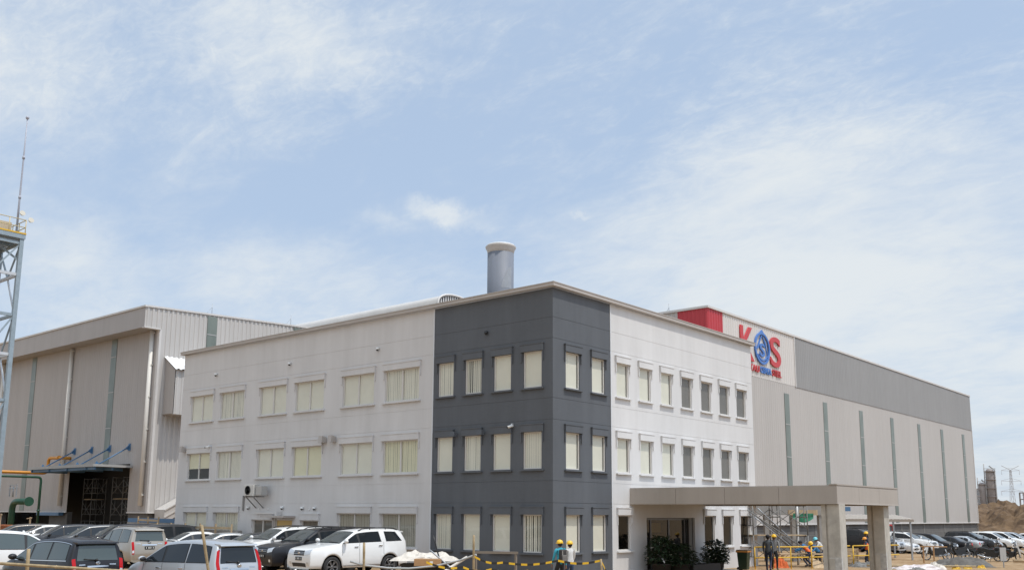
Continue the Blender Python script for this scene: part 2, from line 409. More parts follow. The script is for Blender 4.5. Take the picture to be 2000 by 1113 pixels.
rw = random.Random(3)
def window(frame, a, b, z0, z1, hoodm, mull, blind, fold=0, hood=True, gap=False, name='window'):
    """frame with hood, sill, pane and blind as its own pieces"""
    t = 0.05; d0, d1 = -0.112, -0.045
    def bx(mb, u0, u1, o0, o1, c0, c1):
        P = [frame(u,o,z) for u in (u0,u1) for o in (o0,o1) for z in (c0,c1)]
        mb.box([min(p[k] for p in P) for k in range(3)], [max(p[k] for p in P) for k in range(3)])
    mb = MB()
    bx(mb, a, a+t, d0, d1, z0, z1); bx(mb, b-t, b, d0, d1, z0, z1)
    bx(mb, a+t, b-t, d0, d1, z0, z0+t); bx(mb, a+t, b-t, d0, d1, z1-t, z1)
    if mull: bx(mb, (a+b)/2-0.035, (a+b)/2+0.035, d0, d1+0.01, z0+t, z1-t)
    w = part(name, mb, ALU, office)
    mb = MB(); mb.quad(frame(a+t,-0.080,z0+t), frame(b-t,-0.080,z0+t), frame(b-t,-0.080,z1-t), frame(a+t,-0.080,z1-t)); part('pane', mb, PANE, w, fix=False)
    if blind is not None:
        mb = MB(); o = -0.108; u0, u1 = a+0.02, b-0.02
        if gap: u1 = b - (b-a)*0.10
        zb = z0-0.05
        if fold < 0: zb = z0+(z1-z0)*0.42; fold = 0
        n = 1 if not fold else max(4, int((u1-u0)/0.115))
        if not fold:
            mb.quad(frame(u0,o,zb), frame(u1,o,zb), frame(u1,o,z1+0.05), frame(u0,o,z1+0.05))
        else:
            dz = 0.012 if fold > 1 else 0.004; s = (u1-u0)/n                                   # vertical louvres, each slat a little turned
            for k in range(n):
                j = rw.uniform(-0.006,0.006); ga = 0.03 if (fold > 1 and rw.random() < 0.35) else 0.0
                mb.quad(frame(u0+s*k,o-dz+j,z0-0.05), frame(u0+s*(k+1)-ga,o+dz+j,z0-0.05), frame(u0+s*(k+1)-ga,o+dz+j,z1+0.05), frame(u0+s*k,o-dz+j,z1+0.05))
        part('blind', mb, blind, w)
    if hood:
        mb = MB(); e = 0.11
        bx(mb, a-e, b+e, 0.002, 0.095, z1+0.0, z1+0.285)
        bx(mb, a-e-0.02, b+e+0.02, 0.002, 0.112, z1+0.285, z1+0.325)
        bx(mb, a-e, a-e+0.05, 0.002, 0.055, z1-0.42, z1); bx(mb, b+e-0.05, b+e, 0.002, 0.055, z1-0.42, z1)
        part('hood', mb, hoodm, w)
        mb = MB(); bx(mb, a-0.13, b+0.13, 0.002, 0.11, z0-0.080, z0-0.02); bx(mb, a+0.002, b-0.002, -0.11, 0.002, z0-0.05, z0+0.006)
        part('sill', mb, hoodm, w)
    return w
for k, h in enumerate(heads):
    for i, (a, b) in enumerate(GREY_COLS):
        if k == 0 and i in (2, 3): continue
        bl, fo, gp = BLIND, 0, False
        if k == 1 and i in (3, 5): bl = BLIND_Y
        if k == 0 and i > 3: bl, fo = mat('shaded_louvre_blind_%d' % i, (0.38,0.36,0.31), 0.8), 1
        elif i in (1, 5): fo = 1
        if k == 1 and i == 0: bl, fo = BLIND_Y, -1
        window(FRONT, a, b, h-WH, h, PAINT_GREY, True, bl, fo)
    for i, (a, b) in enumerate(DARK_COLS):
        fo = {(2,0):1,(2,1):2,(1,1):1,(1,3):1,(0,0):1,(0,3):2}.get((k,i), 0)
        window(FRONT, a, b, h-WH, h, PAINT_DARK, False, BLIND, fo)
    for i, (a, b) in enumerate(SIDE_COLS):
        if k == 0 and i in (3, 4, 5): continue
        dark = (i >= 5) or (k == 0 and i >= 2)
        bl = (BLIND_D if k else None) if dark else BLIND
        window(SIDE, a, b, h-WH, h, PAINT_DARK if i < 2 else PAINT_WHITE, False, bl, {(2,0):1,(0,0):1,(1,2):1,(2,2):1}.get((k,i),0), gap=(not dark))
window(FRONT, *SMALL, PAINT_GREY, True, BLIND_D); window(FRONT, *SMALL2, PAINT_GREY, False, BLIND_D, 1)
# back door in the long face, yellow leaf under a thin canopy
mb = MB(); a, b, z0, z1 = DOORB
for q in ((a,a+.08,z0,z1), (b-.08,b,z0,z1), (a+.08,b-.08,z1-.08,z1)): mb.box((q[0],0.06,q[2]), (q[1],0.15,q[3]))
dr = part('door', mb, ALU, office); dr['label'] = 'yellow back door'
mb = MB(); mb.bbox((a+.08,0.09,z0+.02), (b-.08,0.13,z1-.08), 0.008); part('door_leaf', mb, mat('yellow_door_paint', (0.62,0.43,0.15), 0.5), dr)
mb = MB(); mb.box((a-0.25,-0.75,z1+.06), (b+0.25,-0.002,z1+.15)); part('door_canopy', mb, TRIM_BEIGE, dr)
mb = MB(); mb.box((-19.65,-0.30,2.50), (-17.7,-0.24,2.58)); mb.box((-17.8,-0.32,2.42), (-17.66,-0.003,2.6)); mb.box((-19.6,-0.28,2.52), (-19.55,-0.003,2.56))
part('cable_tray', mb, TRIM_LIGHT, office)
# entrance glazing
a, b, z0, z1 = ENTR; mb = MB(); us = [a, 7.72, 9.30, 10.75, b]
for u in us: mb.box((-0.40, u-0.05 if u > a else u, z0), (-0.33, u+0.05 if u < b else u, z1))
mb.box((-0.398, a+.05, z1-0.10), (-0.332, b-.05, z1)); mb.box((-0.396, a+.05, z0), (-0.334, b-.05, z0+0.10))
ed = part('entrance_door', mb, mat('dark_door_frame', (0.13,0.12,0.115), 0.35, metal=0.5), office)
mb = MB(); mb.quad((-0.365,a,z0), (-0.365,b,z0), (-0.365,b,z1), (-0.365,a,z1)); part('pane', mb, glass_pane('entrance_glass', (0.5,0.5,0.48), 1.3), ed, fix=False)
mb = MB()
for u in (9.22, 9.38): mb.tube([(-0.30,u,0.75), (-0.30,u,1.45)], 0.018, 8)
part('handle', mb, GREYM, ed)
mb = MB(); mb.box((-1.55,a-.5,z0-.03), (-0.17,b+.5,z0)); mb.box((-1.56,a-.5,0.9), (-1.50,8.9,1.0)); mb.bbox((-1.5,8.4,z0), (-1.0,10.2,1.1), .02)
part('reception_desk', mb, mat('dark_wood', (0.10,0.055,0.03), 0.5), ed)
mb = MB()
for q in ((8.0,9.1), (9.5,10.5)): mb.box((-1.57,q[0],1.75), (-1.52,q[1],2.2))
part('wall_panel', mb, mat('ochre_wall_panel', (0.55,0.38,0.14), 0.7), ed)
mb = MB()
for q in (0.0,):
    mb.quad((-0.16,a,z0), (-0.45,a,z0), (-0.45,a,z1), (-0.16,a,z1)); mb.quad((-0.16,b,z0), (-0.45,b,z0), (-0.45,b,z1), (-0.16,b,z1)); mb.quad((-0.16,a,z1), (-0.45,a,z1), (-0.45,b,z1), (-0.16,b,z1))
part('entrance_reveal', mb, PAINT_WHITE, office)
mb = MB(); mb.box((0.003,4.2,-0.5), (1.6,12.4,0.04)); mb.box((1.602,4.5,-0.5), (1.95,12.2,-0.03)); part('entrance_step', mb, CONC, office)
# entrance canopy with its two columns
cx1, cy0, cy1, cz0, cz1 = 9.30, 5.51, 12.25, 3.03, 3.74
mb = MB(); g = 0.012; ux = [0.003, 2.3, 4.6, 6.95, cx1]
for k, (p, q) in enumerate(zip(ux, ux[1:])): mb.box((p + (g if k else 0), cy0, cz0), (q, cy0+0.05, cz1-0.04)); mb.box((p + (g if k else 0), cy1-0.05, cz0), (q, cy1, cz1-0.04))
vy = [cy0+.052, 7.75, 10.0, cy1-.052]
for k, (p, q) in enumerate(zip(vy, vy[1:])): mb.box((cx1-0.05, p + (g if k else 0), cz0), (cx1-0.001, q, cz1-0.04))
mb.box((0.003,cy0+0.02,cz1-0.04), (cx1-0.02,cy1-0.02,cz1)); mb.box((cx1-0.3,cy0-0.015,cz1+.0), (cx1+0.015,cy1+0.015,cz1+0.05))
cn = part('canopy', mb, PANEL, office)
mb = MB(); mb.box((0.005,cy0+0.055,cz0+0.06), (cx1-0.055,cy1-0.055,cz0+0.12)); mb.box((cx1-0.06,cy0-0.012,cz0+0.0), (cx1+0.012,cy1+0.012,cz0+0.05)); part('soffit', mb, PANEL_U, cn)
COLM = mat('grey_green_column_render', (0.46,0.43,0.375), 0.8, stain=0.16, var=0.22, vscale=2.2, bump=0.2, bscale=16)
COLS = mat('mortar_patch', (0.48,0.47,0.44), 0.9, var=0.3, vscale=5, bump=0.4, bscale=20)
for (x, y) in ((9.02,5.90), (8.78,11.35)):
    mb = MB(); mb.bbox((x-0.18,y-0.3,-0.5), (x+0.3,y+0.3,cz0), 0.02); mb.bbox((x-0.44,y-0.24,-0.5), (x-0.26,y+0.24,cz0), 0.015); mb.box((x-0.27,y-0.20,-0.5), (x-0.17,y+0.20,cz0))
    cl = part('column', mb, COLM, office)
    mb = MB(); mb.box((x+0.05,y-0.306,-0.3), (x+0.303,y-0.2,1.05)); mb.box((x-0.186,y-0.304,1.0), (x+0.2,y-0.25,1.04)); part('mortar_patch', mb, COLS, cl)
# fittings on the walls
def cctv(x, z, dome=True, dark=False):
    mb = MB(); m = BLACK if dark else WHITE_P
    if dome:
        mb.lathe([(0.075,0.10),(0.08,0.02),(0.078,0.0)], 12, 0, Matrix.Translation((x,-0.10,z))); mb.ball((x,-0.10,z-0.01), 0.062, 1, seg=10, rings=6); mb.box((x-0.03,-0.06,z+0.05), (x+0.03,-0.002,z+0.11))
    else:
        mb.tube([(x-0.05,-0.32,z-0.04), (x+0.08,-0.12,z+0.03)], 0.055, 10); mb.tube([(x+0.03,-0.18,z), (x+0.03,-0.18,z+0.10), (x+0.03,-0.002,z+0.10)], 0.02, 6); mb.ball((x-0.05,-0.32,z-0.04), 0.05, 1, seg=8, rings=6)
    part('security_camera', mb, [m, BLACK], office)
for x, z in ((-24.35,10.28), (-17.46,10.24), (-10.57,10.29), (-20.51,2.78), (-17.54,2.78), (-15.89,2.76), (-14.91,2.76)): cctv(x, z)
cctv(-3.58, 10.25, True, True); cctv(-2.07, 6.15, False); cctv(-24.55, 6.2, False)
mb = MB()
for x, z in ((-19.59,2.76), (-18.77,2.76), (-15.36,2.75)): mb.box((x-.04,-0.05,z-.04), (x+.04,-0.002,z+.04))
part('junction_box', mb, WHITE_P, office)
for x, s in ((-14.35,1), (-13.62,-1), (-27.2,-1), (-5.35,-1), (-3.75,1)):
    mb = MB(); z = 6.08; dk = x > -6.8
    mb.prism([(0,0),(0.34,0.02),(0.30,0.30),(0.05,0.34)], x-0.14, x+0.14, 'x', 0, Matrix.Translation((0,-0.36,z-0.1)) if not dk else Matrix.Translation((0,-0.3,z-0.2)) @ Matrix.Diagonal((1,.6,.6,1)))
    part('vent_cowl', mb, PAINT_DARK if dk else TRIM_BEIGE, office)
# air conditioner on a bracket (hung on the wall: a thing of its own)
ac = thing('air_conditioner', 'boxy outdoor air conditioner unit on a wall bracket above the back door', 'air conditioner', (-19.6,-0.1,3.42))
mb = MB(); mb.bbox((-0.42,-0.62,0.0), (0.42,-0.25,0.58), 0.02); part('casing', mb, mat('ac_casing', (0.55,0.53,0.49), 0.5, var=.05), ac)
for sx, nx in ((0, 1),):
    T = Matrix.Translation((-0.08,-0.63,0.29)) @ Matrix.Rotation(PI/2, 4, 'X')
    mb = MB(); mb.lathe([(0.235,0.0),(0.235,0.02),(0.20,0.02),(0.20,-0.0)], 24, 0, T)
    for k in range(4): mb.lathe([(0.05+0.04*k,0.012),(0.062+0.04*k,0.012)], 20, 0, T)
    part('fan_grille', mb, BLACK, ac)
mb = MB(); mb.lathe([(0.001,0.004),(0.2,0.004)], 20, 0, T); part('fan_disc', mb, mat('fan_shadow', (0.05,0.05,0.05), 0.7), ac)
mb = MB(); mb.bbox((0.52,-0.55,0.02), (1.0,-0.15,0.50), .02); part('side_cabinet', mb, mat('ac_cabinet', (0.40,0.385,0.36), 0.6), ac)
mb = MB()
for x in (-0.3, 0.35): mb.beam((x,0.098,-0.03), (x,-0.62,-0.03), 0.05); mb.beam((x,-0.55,-0.06), (x,0.09,-0.62), 0.045)
mb.box((-1.45,0.04,-0.03), (-0.45,0.096,0.03)); mb.box((-1.5,0.04,-0.75), (-1.38,0.096,0.03))
part('bracket', mb, mat('grey_bracket', (0.22,0.21,0.20), 0.6), ac)
# ---------------------------------------------------------------- ground
def ground_sheet():
    mb = MB()
    xs = [-4000,-1500,-600,-300,-200,-150] + [-120+3*k for k in range(75)] + [110,130,170,260,500,1200,4000]
    ys = [-1500,-400,-150,-90] + [-60+3*k for k in range(66)] + [145,170,220,300,420,700,1500,5000]
    idx = {}
    rg = random.Random(5)
    for i, x in enumerate(xs):
        for j, y in enumerate(ys):
            z = gz(x, y)
            if -60 < x < 70 and -50 < y < 120: z += 0.05*mnoise.noise(Vector((x*0.21, y*0.21, 0.3)))
            idx[i, j] = mb.vert((x, y, z))
    for i in range(len(xs)-1):
        for j in range(len(ys)-1):
            mb.face((idx[i,j], idx[i+1,j], idx[i+1,j+1], idx[i,j+1]), 0, True)
    return mb
m, nt, out = new_mat('dry_dirt')
p = N(nt, 'ShaderNodeBsdfPrincipled'); p.inputs['Roughness'].default_value = 0.95; p.inputs['Specular IOR Level'].default_value = 0.1
nt.links.new(p.outputs[0], out.inputs[0])
tc = N(nt, 'ShaderNodeTexCoord')
def nz(sc, det, ro=0.6):
    n = N(nt, 'ShaderNodeTexNoise', i_Scale=sc, i_Detail=det, i_Roughness=ro); nt.links.new(tc.outputs['Object'], n.inputs[0]); return n
def rampn(src, a, ca, b, cb):
    r = N(nt, 'ShaderNodeValToRGB'); r.color_ramp.elements[0].position = a; r.color_ramp.elements[0].color = (*ca, 1)
    r.color_ramp.elements[1].position = b; r.color_ramp.elements[1].color = (*cb, 1); nt.links.new(src, r.inputs[0]); return r
r1 = rampn(nz(0.35, 8).outputs[0], 0.35, (0.33,0.215,0.115), 0.68, (0.47,0.35,0.225))
r2 = rampn(nz(2.8, 9, 0.7).outputs[0], 0.36, (0.55,0.5,0.45), 0.7, (1,1,1))
mxx = N(nt, 'ShaderNodeMix', data_type='RGBA', blend_type='MULTIPLY'); mxx.inputs[0].default_value = 0.8
nt.links.new(r1.outputs[0], mxx.inputs[6]); nt.links.new(r2.outputs[0], mxx.inputs[7]); nt.links.new(mxx.outputs[2], p.inputs['Base Color'])
bb = N(nt, 'ShaderNodeBump', i_Strength=0.6, i_Distance=0.06); nt.links.new(nz(6, 10, 0.7).outputs[0], bb.inputs['Height']); nt.links.new(bb.outputs[0], p.inputs['Normal'])
DIRT = m
g = part('ground', ground_sheet(), DIRT, fix=False); tag(g, 'bare tan dirt of the yard', 'ground', kind='structure')

# ---------------------------------------------------------------- sheet metal halls
CLAD_S = mat('pale_sign_cladding', (0.62,0.585,0.55), 0.5, stain=0.06, var=0.04, vscale=0.25)
CLAD_B = mat('warm_grey_cladding', (0.45,0.42,0.392), 0.5, stain=0.06, var=0.05, vscale=0.25, stretch=(1,1,0.4))
CLAD_A = mat('brown_grey_cladding', (0.395,0.365,0.345), 0.5, stain=0.10, var=0.06, vscale=0.25, stretch=(1,1,0.4))
CLAD_A2 = mat('light_ribbed_cladding', (0.50,0.475,0.45), 0.5, stain=0.10, var=0.05, vscale=0.25, stretch=(1,1,0.4))
FASCIA_B = mat('mid_grey_cladding', (0.285,0.278,0.272), 0.5, stain=0.10, var=0.04, vscale=0.25)
RED = mat('crimson_cladding', (0.46,0.035,0.045), 0.45, var=0.08, vscale=0.5)
STRIP = mat('green_skylight_sheet', (0.17,0.197,0.175), 0.35, var=0.22, vscale=0.9, stretch=(1,1,0.6))
STRIP_D = mat('green_skylight_sheet_front', (0.16,0.19,0.17), 0.3, var=0.25, vscale=0.9, stretch=(1,1,0.6))

def ribbed(frame, u0, u1, z0, z1, pitch=0.36, dep=0.035, ztop=None, m=0):
    """trapezoid sheeting between u0 and u1 with vertical ribs; ztop(u) for a sloping top"""
    mb = MB(); zt = ztop or (lambda u: z1)
    n = max(1, round((u1-u0)/pitch)); s = (u1-u0)/n; row = []
    for k in range(n):
        a = u0+s*k
        for f, o in ((0,0),(0.30,0),(0.42,dep),(0.78,dep),(0.90,0)): row.append((a+s*f, o))
    row.append((u1, 0))
    ids = [(mb.vert(frame(u,o,z0)), mb.vert(frame(u,o,zt(u)))) for u, o in row]
    for a, b in zip(ids, ids[1:]): mb.face((a[0], b[0], b[1], a[1]), m)
    return mb
def strip(frame, u, w, z0, z1, seg, m, parent, out=0.05):
    mb = MB(); z = z0
    def bx(c0, c1, o0, o1, a, b, mi):
        P = [frame(p,o,q) for p in (a,b) for o in (o0,o1) for q in (c0,c1)]
        mb.box([min(k[i] for k in P) for i in range(3)], [max(k[i] for k in P) for i in range(3)], mi)
    bx(z0, z1, -0.02, out, u-w/2, u+w/2, 0)
    z = z0 + seg
    while z < z1 - 0.3:
        bx(z-0.03, z+0.03, out, out+0.02, u-w/2, u+w/2, 1); z += seg
    return part('skylight_strip', mb, [m, ROOFM], parent)

# ---- the long hall with the sign
XB, YB0, YB1, ZB = -9.0, 29.54, 95.2, 17.2
hallb = thing('warehouse', 'long warm grey warehouse with a red corner, dark grey upper band and big lettering', 'building')
SB = lambda u, o, z: (XB + o, u, z)
FB = lambda u, o, z: (u, YB0 - o, z)
part('wall', ribbed(SB, YB0, YB1, 1.95, 13.05, dep=0.018), CLAD_B, hallb)
part('wall', ribbed(SB, 31.82, 44.05, 13.05, ZB), CLAD_S, hallb)
part('upper_band', ribbed(lambda u,o,z: (XB+0.04+o,u,z), 44.05, YB1+.1, 13.0, ZB, dep=0.02), FASCIA_B, hallb)
part('red_corner', ribbed(SB, YB0, 31.82, 13.05, ZB), RED, hallb)
part('red_corner', ribbed(FB, -11.43, XB, 12.0, ZB), RED, hallb)
part('wall', ribbed(FB, -44, -11.43, 1.95, ZB), CLAD_B, hallb)
mb = MB(); mb.box((-44,YB0+0.12,-1.5), (XB-0.15,YB1-0.1,1.95)); part('base_wall', mb, CONC_D, hallb)
mb = MB()
for k in range(9):
    y = 33+7*k; mb.box((XB-0.149,y-0.02,-1.2), (XB-0.12,y+0.35,1.94))
for z in (0.0, 0.5, 1.0, 1.5): mb.box((XB-0.149,YB0+.2,z-0.02), (XB-0.142,YB1-.2,z+0.02))
part('base_pier', mb, mat('dark_block_joint', (0.17,0.165,0.155), 0.9), hallb)
mb = MB(); mb.box((XB-0.01,YB0-.05,1.86), (XB+0.10,YB1+.05,1.95)); mb.box((-44,YB0-.10,1.86), (XB-0.012,YB0+.01,1.95)); part('drip_flashing', mb, TRIM_LIGHT, hallb)
mb = MB(); mb.box((XB-0.25,YB0-.1,ZB), (XB+0.12,YB1+.15,ZB+0.16)); mb.box((-44,YB0-.12,ZB), (XB-0.252,YB0+.25,ZB+0.16)); part('coping', mb, TRIM_LIGHT, hallb)
mb = MB(); mb.quad((-44,YB0+.2,ZB-.2), (XB-.2,YB0+.2,ZB-.2), (XB-.2,YB1-.2,ZB-.2), (-44,YB1-.2,ZB-.2)); part('roof', mb, ROOFM, hallb)
mb = MB(); mb.quad((-44,YB1,-1.5), (XB,YB1,-1.5), (XB,YB1,ZB), (-44,YB1,ZB)); mb.quad((-44,YB0,-1.5), (-44,YB1,-1.5), (-44,YB1,ZB), (-44,YB0,ZB)); part('wall', mb, CLAD_B, hallb)
mb = MB()
mb.prism([(43.98,13.0),(44.1,13.0),(44.1,ZB),(43.98,ZB)], XB+.003, XB+.09, 'x'); mb.box((XB+.001,YB0-.06,1.96), (XB+.05,YB0+.06,13.04)); mb.box((XB+.002,YB1-.05,1.96), (XB+.07,YB1+.07,13.0))
part('corner_flashing', mb, TRIM_LIGHT, hallb)
for y in (33.6, 42.22, 49.97, 58.38, 66.71, 75.0, 83.0, 91.3): strip(SB, y, 0.86, 2.0, 12.28, 2.6, STRIP, hallb)
for y in (31.0, 62): 
    mb = MB(); mb.tube([(XB-4,y,ZB), (XB-4,y,ZB+1.1)], 0.025, 6); mb.tube([(XB-4.6,y,ZB), (XB-4,y,ZB+.8)], 0.015, 6); part('lightning_rod', mb, GREYM, hallb)

# ---- ventilated hall behind the office, seen only by its rounded ridge
hallc = thing('ventilated_hall', 'hall behind the office of which only the long rounded ridge ventilator shows above the parapet', 'building')
mb = MB(); mb.box((-43.9,23.6,-0.5), (-29.5,29.35,17.0)); part('wall', mb, CLAD_A2, hallc)
mb = MB(); n = 14; pr = [(24.9,16.9),(24.9,19.82)]
for k in range(1, n): 
    a = PI - PI*k/n; pr.append((27.0+2.1*math.cos(a), 19.82+1.05*math.sin(a)**0.7))
pr += [(29.1,19.82),(29.1,16.9)]
i0 = len(mb.v)
for y, z in pr: mb.vert((-51.6,y,z)); mb.vert((-31.6,y,z))
for k in range(len(pr)-1): mb.face((i0+2*k, i0+2*k+1, i0+2*k+3, i0+2*k+2), 0, True)
part('ridge_ventilator', mb, mat('pale_ventilator_sheet', (0.55,0.53,0.50), 0.4, var=.08, vscale=.7, bump=.15, bscale=3), hallc)
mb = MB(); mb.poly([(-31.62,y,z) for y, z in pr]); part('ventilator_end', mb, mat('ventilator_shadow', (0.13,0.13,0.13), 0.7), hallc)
mb = MB()
for k in range(15):
    y = 25.05+0.28*k; a = max(-1, min(1, (y-27.0)/2.1)); mb.box((-31.6,y-0.06,17), (-31.55,y+0.06,19.75+1.0*math.sqrt(max(0,1-a*a))))
pts = [(-31.5,y,z) for y, z in pr]; mb.tube(pts, 0.09, 6)
part('end_louvre', mb, TRIM_LIGHT, hallc)

# ---- chimney standing on the roof behind
chim = thing('chimney', 'thick grey steel chimney with a flared white rim rising behind the office corner', 'chimney', (-32.55,34.0,16.9))
mb = MB(); mb.lathe([(1.22,0.0),(1.22,9.55)], 48)
for z in (2.1, 5.3): mb.lathe([(1.221,z),(1.235,z+.01),(1.235,z+.05),(1.221,z+.06)], 48)
STACK = mat('chimney_paint', (0.17,0.185,0.22), 0.6, stain=0.15, var=0.10, vscale=0.5, stretch=(1,1,.5))
part('shaft', mb, STACK, chim)
mb = MB(); mb.lathe([(1.222,9.35),(1.26,9.6),(1.38,9.82),(1.43,9.94),(1.40,10.0)], 48); part('flare', mb, TRIM_BEIGE, chim)
mb = MB(); mb.lathe([(1.40,10.0),(1.28,10.14),(1.05,10.2),(0.9,10.12)], 48); part('rim', mb, mat('white_rim', (0.66,0.65,0.63), 0.4), chim)
PATCH = mat('worn_pale_paint', (0.29,0.305,0.33), 0.5, var=0.12, vscale=1.5)
mb = MB()                                          # repainted patches and ladder clips curved onto the shaft
def on_shaft(a0, a1, z0, zt, r=1.227, n=10):
    for k in range(n):
        p, q = a0+(a1-a0)*k/n, a0+(a1-a0)*(k+1)/n
        mb.quad((r*math.cos(p),r*math.sin(p),z0), (r*math.cos(q),r*math.sin(q),z0), (r*math.cos(q),r*math.sin(q),zt(q)), (r*math.cos(p),r*math.sin(p),zt(p)))
A0 = math.atan2(-64, 56)
on_shaft(A0+0.05, A0+0.95, 5.9, lambda a: 6.0+1.9*math.sin(min(1,max(0,(a-A0-0.05)/0.75))*PI/2))
on_shaft(A0+0.42, A0+0.9, 5.35, lambda a: 5.75)
for z in (1.5,2.4,3.3,4.2): on_shaft(A0+0.10, A0+0.34 + 0.1*(z>3), z, lambda a, z=z: z+0.12)
on_shaft(A0+0.10, A0+0.16, 1.0, lambda a: 5.4)
on_shaft(A0+0.45, A0+0.72, 3.4, lambda a: 4.0)
part('paint_patch', mb, PATCH, chim)

# ---- the hall on the left
XA, YA, YF = -44.0, 7.12, 5.87
halla = thing('workshop_hall', 'tall brown grey hall at the left with a deep eave band and scaffolded doorway', 'building')
FA = lambda u, o, z: (u, YA - o, z)
SA = lambda u, o, z: (XA + o, u, z)
ztopA = lambda y: 18.02 + (y-YF)*0.042
DX0, DX1, DZ = -56.98, -46.95, 6.2
part('wall', ribbed(FA, -120, DX0, 2.52, 16.5, 0.30, 0.014), CLAD_A, halla)
part('wall', ribbed(FA, DX1, XA, 2.52, 16.5, 0.30, 0.014), CLAD_A, halla)
part('wall', ribbed(FA, DX0, DX1, DZ, 16.5, 0.30, 0.014), CLAD_A, halla)
part('gable_wall', ribbed(SA, YA, 60, 2.52, 18, 0.40, 0.06, ztopA), CLAD_A2, halla)
part('gable_wall', ribbed(SA, YF, YA, 16.45, 18, 0.40, 0.06, ztopA), CLAD_A2, halla)
mb = MB(); mb.box((-120,YF,16.45), (XA-0.01,YF+0.08,18.02)); mb.box((-120,YF+.081,16.45), (XA-.01,YA-.03,16.52)); part('eave_band', mb, CLAD_A, halla)
mb = MB(); mb.box((-120,YF-.08,18.0), (XA+.1,YF+.25,18.14)); mb.beam((XA+.0,YF+.2,18.09), (XA+.0,60,18.09+54*0.042), 0.24, 0.14); mb.box((XA-.3,YF-.03,16.38), (XA+.16,YA+.05,16.45)); part('coping', mb, TRIM_LIGHT, halla)
mb = MB(); mb.quad((-120,YF+.1,17.9), (XA,YF+.1,17.9), (XA,60,17.9+54*.042), (-120,60,17.9+54*.042)); part('roof', mb, ROOFM, halla)
mb = MB(); mb.quad((-120,YA+.3,-1), (-120,60,-1), (-120,60,18), (-120,YA+.3,18)); mb.quad((-120,60,-1), (XA,60,-1), (XA,60,18), (-120,60,18)); part('wall', mb, CLAD_A, halla)
mb = MB(); mb.box((DX1,YA+.1,-.6), (XA-.1,YA+.5,2.5)); mb.box((XA-.5,YA+.52,-.6), (XA-.1,60,2.5)); mb.box((-60.3,YA+.1,-.6), (DX0,YA+.5,2.5)); mb.box((-120,YA+.1,-.6), (-70,YA+.5,2.5)); part('base_wall', mb, CONC_D, halla)
mb = MB(); mb.box((-70,YA+3.0,-.6), (-44.6,YA+3.3,17)); mb.box((-70,YA+.6,6.6), (-44.6,YA+3.0,6.8)); part('interior', mb, DARKROOM, halla)
mb = MB(); mb.box((XA-.22,YA-.02,2.52), (XA+.09,YA+.16,16.4)); part('corner_flashing', mb, TRIM_LIGHT, halla)
mb = MB(); mb.box((-120,YA-.07,2.44), (DX0,YA+.02,2.52)); mb.box((DX1,YA-.07,2.44), (XA+.1,YA+.02,2.52)); mb.box((XA+.001,YA+.03,2.44), (XA+.1,20,2.52)); part('drip_flashing', mb, TRIM_LIGHT, halla)
for x in (-50.85, -65.68, -80.5): strip(FA, x, 0.88, 6.25 if x > -57 else 2.6, 16.4, 2.9, STRIP_D, halla)
for y in (11.63, 20.08): strip(SA, y, 0.85, 12.0, ztopA(y)-0.12, 1.55, STRIP, halla, 0.08)
def downpipe(x, z0, z1):
    mb = MB(); mb.tube([(x,YA-.16,z1), (x,YA-.16,z0)], 0.17, 10)
    for k in range(6):
        z = z0+0.8+(z1-z0-1)*k/5; mb.box((x-.21,YA-.2,z-.04), (x+.21,YA-.03,z+.04))
    part('downpipe', mb, mat('cream_downpipe', (0.66,0.63,0.58), 0.5), halla)
downpipe(-44.75, 3.0, 16.4); downpipe(-58.07, 3.0, 16.4); downpipe(-72, 3.0, 16.4)
# boxed lean-to on the gable wall, and the sloped chute below it
bo = 1.55
mb = MB(); mb.box((XA+.07,7.8,9.9), (XA+bo,7.85,13.2)); mb.poly([(XA+.07,7.80,13.2),(XA+bo,7.80,13.2),(XA+.07,7.80,14.3)]); mb.box((XA+.07,7.86,9.86), (XA+bo-.05,16,9.9)); bx_ = part('wall_box', mb, CLAD_A, halla)
part('ribbed_front', ribbed(lambda u,o,z: (XA+bo+o,u,z), 7.8, 16, 9.85, 13.25, 0.40, 0.06), CLAD_A2, bx_)
i = ribbed(lambda u,o,z: (XA+.05+(z)*(bo+.25), u, 14.38-z*1.15+o), 7.65, 16, 0.0, 1.0, 0.40, 0.07)
part('lean_to_roof', i, mat('white_roof_sheet', (0.74,0.73,0.72), 0.4), bx_)
mb = MB(); mb.prism([(7.7,1.7),(7.7,2.62),(16,7.1),(16,6.2)], XA+.12, XA+1.5, 'x'); mb.prism([(7.7,2.62),(7.7,2.72),(16,7.2),(16,7.1)], XA+.1, XA+1.56, 'x'); mb.prism([(7.7,2.1),(7.7,2.2),(16,6.68),(16,6.58)], XA+1.5, XA+1.56, 'x')
part('sloped_chute', mb, CLAD_A2, halla)
